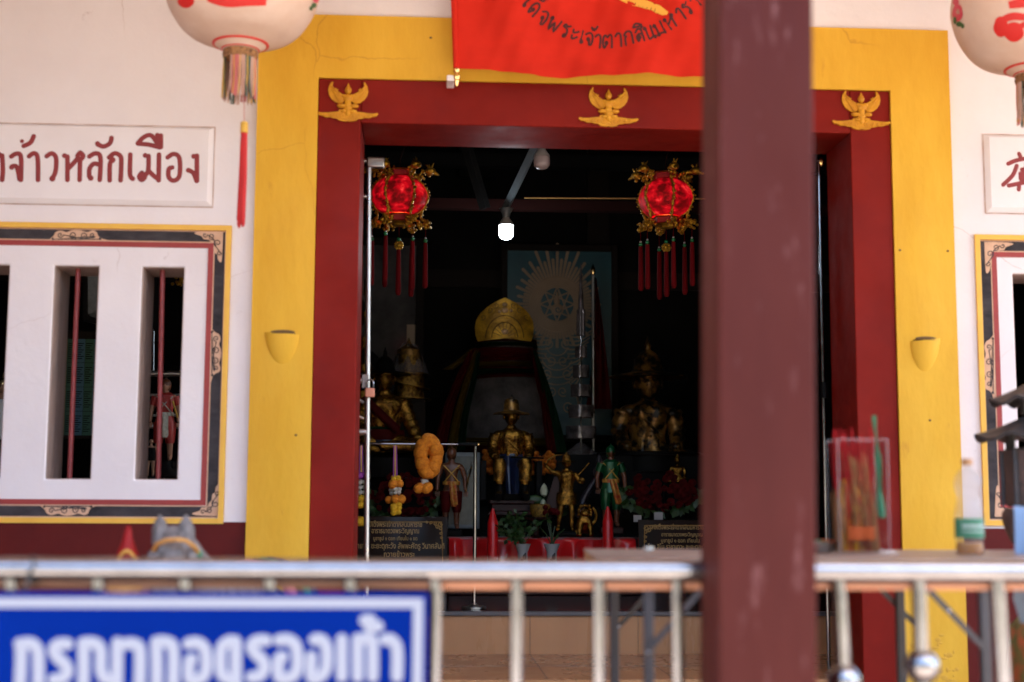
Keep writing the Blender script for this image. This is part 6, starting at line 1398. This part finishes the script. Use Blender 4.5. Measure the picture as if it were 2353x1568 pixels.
# ------------------------------------------------------------------ inner railing with garlands
Y0 = 8.5; u = sc(Y0)
RL = thing('altar_rail', (at(1092, 1100, Y0).x, Y0, ZP), 'thin stainless rail before the altar hung with garlands', 'railing')
xq = at(1092, 1100, Y0).x; zq = at(1000, 1021, Y0).z
MB().tube([V(-1.4, Y0, zq), V(at(1052, 1021, Y0).x, Y0, zq)], 3.4 * u, 12).build('bar', 'steel', RL)
MB().tube([V(at(1052, 1021, Y0).x, Y0, zq), V(at(1098, 1022, Y0).x, Y0, zq)], 4.2 * u, 12).build('bar_joint', 'black', RL)
MB().tube([V(xq, Y0, ZP + .001), V(xq, Y0, zq - .01)], 4.2 * u, 12).build('post', 'steel', RL)
m = MB(); m.ball(V(at(1099, 1022, Y0).x, Y0, zq), V(.012, .010, .010), 12, 8); m.build('end_knob', 'brass', RL)
m = MB(); m.lathe(V(xq, Y0, ZP + .001), [(.07, 0), (.07, .01), (.02, .02), (.014, .03)], 20); m.build('foot', 'steeldull', RL)
def flowers(mb, pts, r, seed, n=10):
    rn = random.Random(seed)
    for p in pts: mb.ball(p, r * rn.uniform(.88, 1.12), n, 7, fn=lambda d: 1 + .09 * math.sin(d.x * 17 + seed) * math.sin(d.z * 15) + .06 * math.sin(d.y * 21))
def garland_loop():
    Yg = Y0 - .03; G = thing('marigold_garland', at(984, 1021, Yg), 'large loop of orange marigolds hanging over the thin altar rail', 'garland', 'flower garlands on the altar rail')
    m = MB(); P = []
    for i in range(26):
        t = 2 * PI * i / 26; sq = 1 - .28 * max(0, -math.sin(t)); P.append(at(985 + 18 * math.cos(t) * sq, 1050 - 36 * math.sin(t), Yg) + V(0, .012 * math.sin(i * 2.4), 0))
    flowers(m, P, .043, 1, 16); m.build('marigold_loop', 'marigold', G, sharp=85)
    m = MB(); flowers(m, [at(972 + 3 * k, 1104 + 3 * (k % 2), Yg) for k in range(4)], .012, 2); m.tube([at(975, 1098, Yg), at(968, 1116, Yg)], .008, 6); m.tube([at(977, 1098, Yg), at(982, 1116, Yg)], .008, 6); m.build('white_knot', 'jasmine', G)
    for px in (965, 983): m = MB(); flowers(m, [at(px, 1120, Yg), at(px - 4, 1123, Yg)], .030, px, 14); m.build('marigold_drop', 'marigold', G, sharp=85)
garland_loop()
def garland_drop(px, ptop, rows, label, rib):
    Yg = Y0 - .03; G = thing('hanging_garland', at(px, ptop, Yg), label, 'garland', 'flower garlands on the altar rail')
    for dx in (-4, 0, 4): m = MB(); m.tube([at(px + dx * .6, ptop, Yg), at(px + dx, rows[0][1] - 4, Yg)], .004, 6); m.build('ribbon', rib if dx else 'goldpaint', G)
    for mt, py, hw, r in rows:
        m = MB(); n = max(3, int(hw * 2 / (r / sc(Yg)) / 1.1)); P = []
        for i in range(n): t = 2 * PI * i / n; P.append(at(px + hw * .7 * math.cos(t), py, Yg) + V(0, hw * .7 * sc(Yg) * math.sin(t), .006 * math.sin(i * 2)))
        P.append(at(px, py, Yg)); flowers(m, P, r, int(py), 12); m.build('flower_row', mt, G, sharp=85)
garland_drop(908, 1024, [('marigoldyel', 1100, 10, .016), ('marigold', 1112, 15, .026), ('jasmine', 1124, 13, .014), ('jasmine', 1132, 12, .014), ('marigold', 1147, 21, .024), ('marigoldyel', 1160, 13, .018), ('marigoldyel', 1168, 12, .018), ('marigoldyel', 1177, 11, .018)], 'layered garland of orange, white and yellow flowers on purple ribbon', 'ribbon')
garland_drop(830, 1024, [('ribbon', 1092, 12, .022), ('jasmine', 1108, 9, .012), ('jasmine', 1120, 10, .012), ('jasmine', 1132, 9, .012), ('marigoldyel', 1146, 8, .018), ('marigoldyel', 1160, 9, .018), ('marigoldyel', 1198, 12, .026)], 'yellow and white garland with purple bow behind the gate bar', 'ribbon')

# ------------------------------------------------------------------ folding gate at the left jamb, bar at the right
Yg = YD + .03; u = sc(Yg); gx0 = DXL - .02
GT = thing('folding_gate', at(846, 1300, Yg), 'pale steel folding gate bar with padlock at the left door jamb', 'gate')
MB().tube([at(848, 372, Yg), V(at(846, 1200, Yg).x, Yg, ZI + .002)], 6.6 * u, 14).build('gate_bar', 'steeldull', GT)
m = MB(); a, b = at(843, 386, Yg), at(884, 363, Yg); m.box(a.x, b.x, Yg - .02, Yg + .02, a.z, b.z); m.build('top_bracket', 'steeldull', GT, bevel=.008)
for py, r in ((370, 6), (452, 6), (875, 7), (993, 8)): MB().tube([at(805, py, Yg), at(842 if py != 875 else 832, py, Yg)], r * u, 12).build('gate_pin', 'steeldull', GT)
for py in (920, 958): MB().tube([at(818, py - 4, Yg + .02), at(836, py + 6, Yg + .02)], 3.6 * u, 8).build('link', 'steeldull', GT)
m = MB(); a, b = at(832, 893, Yg), at(848, 862, Yg); m.box(a.x, b.x, Yg - .03, Yg - .012, a.z, b.z); m.build('hasp', 'bulbbody', GT, bevel=.003)
LK = thing('padlock', at(850, 913, Yg - .03), 'small brass padlock hanging from the left gate hasp', 'padlock')
m = MB(); a, b = at(839, 913, Yg - .035), at(861, 892, Yg - .035); m.box(a.x, b.x, Yg - .048, Yg - .02, a.z, b.z); m.build('lock_body', 'brasslock', LK, bevel=.004)
m = MB(); m.tube([at(843, 894, Yg - .034)] + [at(850.5 + 8 * math.cos(t), 882 - 9 * math.sin(t), Yg - .034) for t in [PI - PI * k / 10 for k in range(11)]] + [at(858, 894, Yg - .034)], 1.9 * u, 8); m.build('shackle', 'steel', LK)
G2 = thing('folding_gate', at(1890, 1300, Yg), 'thin steel gate bar with dark grip at the right door jamb', 'gate')
MB().tube([at(1881, 368, Yg), V(at(1899, 1270, Yg).x, Yg, ZI + .002)], 4.8 * u, 12).build('gate_bar', 'steel', G2)
MB().tube([at(1893, 878, Yg - .02), at(1895, 915, Yg - .02)], 9 * u, 14).build('grip', 'black', G2)
m = MB(); m.ball(at(1888, 372, Yg), V(.022, .015, .03), 12, 8); m.build('top_latch', 'brass', G2)

# ------------------------------------------------------------------ lamps
def red_lantern(cx, cy, Y0, label, rot, seed):
    u = sc(Y0); c = at(cx, cy, Y0); rn = random.Random(seed)
    L = thing('palace_lantern', c, label, 'lantern', 'lit red palace lanterns with gold dragons')
    P = [(34, -42), (46, -36), (58, -22), (65, -2), (63, 12), (54, 28), (40, 40), (34, 43)]
    PR = [(p.x * u, p.z * u) for p in cat_rom([V(a, 0, b) for a, b in P], 3)]
    for k in range(6):
        m = MB(); a0 = rot + k * PI / 3
        def f(a, b):
            i = min(int(b * (len(PR) - 1)), len(PR) - 2); t = b * (len(PR) - 1) - i; r = PR[i][0] + (PR[i + 1][0] - PR[i][0]) * t; z = PR[i][1] + (PR[i + 1][1] - PR[i][1]) * t
            th = a0 + .03 + (PI / 3 - .06) * a; fl = math.cos(PI / 6) / math.cos((a - .5) * PI / 3)
            return c + V(r * (.55 + .45 * fl) * math.cos(th), r * (.55 + .45 * fl) * math.sin(th), z)
        m.sheet(f, 10, 20, .002); m.build('silk_panel', 'lampsilk', L, sharp=60)
        m = MB(); m.tube([c + V((r + 1.0 * u) * math.cos(a0), (r + 1.0 * u) * math.sin(a0), z) for r, z in PR], .0055, 6); m.build('rib', 'lampgold', L)
    for nm, z0, z1, r in (('upper_cap', 44, 62, 30), ('lower_cap', -62, -44, 30)):
        m = MB(); m.lathe(c, [((r - 4) * u, z0 * u), (r * u, (z0 + 3) * u), (r * u, (z1 - 3) * u), ((r - 6) * u, z1 * u)], 6, rot=rot); m.build(nm, 'lampred', L, sharp=20)
    for zz in (44, 62, -62, -44):
        m = MB(); m.lathe(c, [(30 * u, (zz - 1.2) * u), (32 * u, zz * u), (30 * u, (zz + 1.2) * u)], 6, rot=rot); m.build('gold_band', 'lampgold', L)
    m = MB(); m.lathe(c, [(14 * u, -70 * u), (16 * u, -66 * u), (24 * u, -62 * u), (0, -61 * u)], 16); m.build('bottom_boss', 'lampgold', L)
    for k in range(6):                                         # dragons climbing the six corners
        a = rot + k * PI / 3; d = V(math.cos(a), math.sin(a), 0); m = MB()
        body = [(50, -68), (62, -60), (50, -50), (57, -26), (66, -4), (64, 13), (55, 29), (44, 44), (50, 58), (62, 64)]
        B2 = cat_rom([c + d * (x * u) + V(0, 0, z * u) for x, z in body], 5)
        m.tube(B2, [(.0075 + .003 * math.sin(i * 1.7)) for i in range(len(B2))], 8)
        for i in range(0, len(B2), 2): m.ball(B2[i] + d * .010 + V(rn.uniform(-.006, .006), rn.uniform(-.006, .006), rn.uniform(-.006, .006)), rn.uniform(.005, .009), 7, 5)
        h = c + d * (72 * u) + V(0, 0, 62 * u); m.ball(h, V(.032, .032, .024), 10, 7); m.tube([h, h + d * .03 + V(0, 0, -.012), h + d * .05 + V(0, 0, -.022)], [.016, .012, .005], 7)
        for q in range(5): m.tube([h + V(0, 0, .008), h - d * rn.uniform(-.01, .03) + V(rn.uniform(-.02, .02), rn.uniform(-.02, .02), rn.uniform(.03, .05))], [.007, .002], 5)
        for q in range(26): m.ball(c + d * (rn.uniform(36, 68) * u) + V(rn.uniform(-.02, .02), rn.uniform(-.02, .02), rn.uniform(-74, -54) * u), rn.uniform(.007, .014), 7, 5)
        for q in range(12): m.ball(c + d * (rn.uniform(40, 66) * u) + V(rn.uniform(-.02, .02), rn.uniform(-.02, .02), rn.uniform(42, 66) * u), rn.uniform(.006, .012), 7, 5)
        m.build('dragon', 'lampgold', L, sharp=80)
        tz = -66 - rn.uniform(24, 40); px = c + d * (62 * u)
        L2 = MB(); L2.tube([px + V(0, 0, -66 * u), px + V(0, 0, tz * u)], .0018, 5); ts = L2.build('tassel_cord', 'tassel', L)
        m = MB(); m.ball(px + V(0, 0, (tz - 2) * u), 2.6 * u, 8, 6); m.build('clear_bead', 'beadclear', ts); m = MB(); m.ball(px + V(0, 0, (tz - 8) * u), 4.6 * u, 10, 8); m.build('green_bead', 'bead', ts)
        m = MB()
        for q in (16, 24): m.ball(px + V(0, 0, (tz - q) * u), V(4.4 * u, 4.4 * u, 4 * u), 9, 7)
        m.build('gold_knot', 'lampgold', ts)
        m = MB(); e = tz - rn.uniform(112, 130); w = rn.uniform(-2, 2) * u
        m.lathe(px, [(4.5 * u, (tz - 13) * u), (5.2 * u, (tz - 30) * u), (6 * u, (tz - 80) * u), (6.4 * u, (e + 6) * u), (4 * u, e * u)][::-1], 12); m.build('tassel', 'tassel', ts)
    tz = -98; px = c
    m = MB(); m.tube([c + V(0, 0, -66 * u), c + V(0, 0, tz * u)], .0018, 5); ts = m.build('tassel_cord', 'tassel', L)
    m = MB(); m.ball(c + V(0, 0, (tz - 4) * u), 5 * u, 10, 8); m.build('green_bead', 'bead', ts)
    m = MB()
    for k in range(9): m.ball(c + V(8 * u * math.cos(k * .7), 0, (tz - 18) * u + 8 * u * math.sin(k * .7)), 4 * u, 7, 5)
    m.build('gold_rosette', 'lampgold', ts)
    MB().ball(c + V(0, 0, (tz - 18) * u), 7 * u, 10, 8).build('rosette_centre', 'lampgold', ts)
    m = MB(); m.lathe(c, [(4 * u, (tz - 135) * u), (6.5 * u, (tz - 128) * u), (6 * u, (tz - 80) * u), (5 * u, (tz - 28) * u)], 12); m.build('tassel', 'tassel', ts)
    MB().tube([c + V(0, 0, 62 * u), c + V(0, 0, 90 * u), c + V(.12, .1, .62)], .004, 6).build('hanging_cord', 'roomred', L)
    li = bpy.data.lights.new('lantern_glow', 'POINT'); li.energy = 0.25; li.color = (1, .12, .06); li.shadow_soft_size = .05
    lo = bpy.data.objects.new('lantern_glow', li); COL.objects.link(lo); lo.location = (0, 0, 0); lo.parent = L
red_lantern(918, 452, 8.4, 'lit red dragon lantern left in the doorway beside the steel gate bar', R(-118), 1)
red_lantern(1530, 458, 8.4, 'lit red dragon lantern right in the doorway next to the maroon pillar', R(-84), 2)
def bulb(px, pt, pm, pb, rp, Y0, lit, label):
    u = sc(Y0); x = at(px, pm, Y0).x; z = lambda py: at(px, py, Y0).z; c = V(x, Y0, 0)
    P_ = thing('light_bulb', (x, Y0, z(pb)), label, 'bulb', 'screw-in bulbs under the roof')
    m = MB(); m.lathe(c, [(rp * u, z(pm)), (rp * .98 * u, z(pm - 4)), (rp * .5 * u, z(pm - 16)), (rp * .35 * u, z(pm - 26)), (rp * .33 * u, z(pt))], 22); m.build('bulb_body', 'bulbbody', P_)
    m = MB(); m.lathe(c, [(0, z(pb)), (rp * .45 * u, z(pb - 1)), (rp * .75 * u, z(pb - 3.2)), (rp * .94 * u, z(pb - 8)), (rp * u, z(pb - 13)), (rp * u, z(pm + 3)), (rp * .97 * u, z(pm) - .001)], 26); m.build('diffuser', 'bulbon' if lit else 'bulboff', P_)
    m = MB(); m.lathe(c, [(rp * .5 * u, z(pt + 2)), (rp * .62 * u, z(pt - 8)), (rp * 1.0 * u, z(pt - 18))], 18); m.build('lamp_holder', 'beam', P_)
    if lit:
        li = bpy.data.lights.new('bulb_light', 'POINT'); li.energy = 1.2; li.color = (.82, .92, 1); li.shadow_soft_size = .04; li.specular_factor = .4
        lo = bpy.data.objects.new('bulb_light', li); COL.objects.link(lo); lo.location = (0, 0, -.05); lo.parent = P_
bulb(1163, 498, 518, 551, 17, 9.3, True, 'lit white LED bulb hanging above the teal poster')
bulb(1245, 338, 362, 389, 19, 8.0, False, 'unlit bulb hanging just under the door lintel')

# ------------------------------------------------------------------ seen through the window slots
def ex6(P_, f, H, mt, b):
    exw('r', 0.1, False)(P_, f, H, mt, b)
    k = MB(); k.tube([f(.16, -.07, .52), f(.10, -.09, .72)], .012 * H, 8); k.build('sword', 'goldpaint', P_)
    k = MB(); k.lathe(V(b.x, b.y, 0), [(.2 * H, ZI + .001), (.17 * H, b.z - .1), (.22 * H, b.z - .09), (.16 * H, b.z - .03), (.16 * H, b.z - .001)], 24); k.build('pedestal', 'black', P_)
statue('warrior_statue', 'red-clad warrior statue seen through the window slot nearest the doorway', 376, 1060, 872, 8.3, STAND, 'fleshpaint', ex6)
def ex7(P_, f, H, mt, b): belt(P_, f, H, .42, .13, .34, 'black', 'dark_dress'); k = MB(); k.lathe(V(b.x, b.y, 0), [(.1, ZI + .001), (.08, b.z - .001)], 18); k.build('pedestal', 'black', P_)
statue('small_doll', 'small figurine in dark dress at the foot of the nearest slot', 345, 1096, 1010, 8.05, STAND, 'fleshpaint', ex7, cat='doll')
def ex8(P_, f, H, mt, b): belt(P_, f, H, .38, .15, .40, 'packwhite', 'pale_robe'); hat(P_, f, STAND['head'], .058, H, 'brass', 'spire'); k = MB(); k.lathe(V(b.x, b.y, 0), [(.2, ZI + .001), (.2, b.z - .001)], 18); k.build('pedestal', 'black', P_)
statue('robed_statue', 'pale robed statue at the edge of the leftmost window slot', -2, 1094, 875, 8.3, STAND, 'fleshpaint', ex8)
Y0 = 8.7
SR = thing('side_rail', at(370, 1000, Y0), 'steel rails and rod seen through the slot nearest the doorway', 'railing')
for py, r in ((859, 7), (908, 3), (955, 3), (980, 5)):
    a, b = at(230, py, Y0), at(520, py, Y0); MB().tube([a, b], r * sc(Y0), 12).build('rail_bar', 'steeldull', SR)
MB().tube([at(354, 640, Y0 + .1), at(352, 860, Y0 + .1)], 3.2 * sc(Y0), 10).build('upright_rod', 'steel', SR)
m = MB(); m.ball(at(354, 722, Y0 + .1), 6 * sc(Y0), 12, 8); m.build('rod_knob', 'steel', SR)
for px in (240, 510): MB().tube([at(px, 859, Y0), V(at(px, 859, Y0).x, Y0, ZI + .001)], .015, 10).build('rail_post', 'steeldull', SR)
for px, lb in ((356, 'gold tinsel ornament hanging behind the red window bar nearest the doorway'), (414, 'gold tinsel ornament at the right side of the nearest window slot')):
    rn = random.Random(px); c = at(px, 640, 8.9); m = MB()
    for i in range(34): m.ball(c + V(rn.gauss(0, .02), rn.gauss(0, .02), rn.uniform(-.05, .09)), rn.uniform(.008, .014), 7, 5)
    tag(m.build('gold_ornament', 'lampgold', sharp=85), lb, 'ornament', 'gold tinsel ornaments inside')
# notice board with coloured cards
NB = thing('notice_board', at(190, 1010, 8.6), 'notice board of coloured cards with printed lines inside the middle slot', 'board')
bx0, bx1 = at(130, 800, 8.6), at(235, 800, 8.6)
zt_, zb_ = at(190, 760, 8.6).z, at(190, 1008, 8.6).z
MB().box(bx0.x, bx1.x, 8.61, 8.63, zb_, zt_).build('board', 'darkwood', NB, bevel=.004)
ck = 'ypogbvygpobvopbygv'; i = 0
for r_ in range(4):
    for c_ in range(5):
        x0 = bx0.x + .012 + c_ * .052; z1 = zt_ - .05 - r_ * .145
        MB().box(x0, x0 + .050, 8.606, 8.609, z1 - .142, z1).build('card', 'card' + ck[(i * 7 + r_) % len(ck)], NB)
        m = MB()
        for q in range(8): m.box(x0 + .006, x0 + .044 - .008 * (q % 3), 8.6045, 8.6055, z1 - .03 - q * .013, z1 - .025 - q * .013)
        m.box(x0 + .005, x0 + .0058, 8.6045, 8.6055, z1 - .13, z1 - .02); m.build('printed_lines', 'black', NB); i += 1
WP = thing('framed_picture', at(205, 700, 8.8), 'tilted black-framed picture above the notice board in the middle slot', 'picture')
a, b = at(196, 612, 8.8), at(250, 760, 8.8)
m = MB(); m.hexa([V(a.x, 8.8, b.z + .06), V(b.x + .3, 8.8, b.z - .06), V(b.x + .3, 8.74, a.z), V(a.x, 8.74, a.z)], [V(a.x, 8.83, b.z + .06), V(b.x + .3, 8.83, b.z - .06), V(b.x + .3, 8.77, a.z), V(a.x, 8.77, a.z)]); m.build('frame', 'black', WP)
m = MB(); m.hexa([V(a.x + .03, 8.795, b.z + .09), V(b.x + .26, 8.795, b.z - .02), V(b.x + .26, 8.735, a.z - .02), V(a.x + .03, 8.735, a.z - .02)], [V(a.x + .03, 8.80, b.z + .09), V(b.x + .26, 8.80, b.z - .02), V(b.x + .26, 8.74, a.z - .02), V(a.x + .03, 8.74, a.z - .02)]); m.build('photo_print', 'photo', WP)
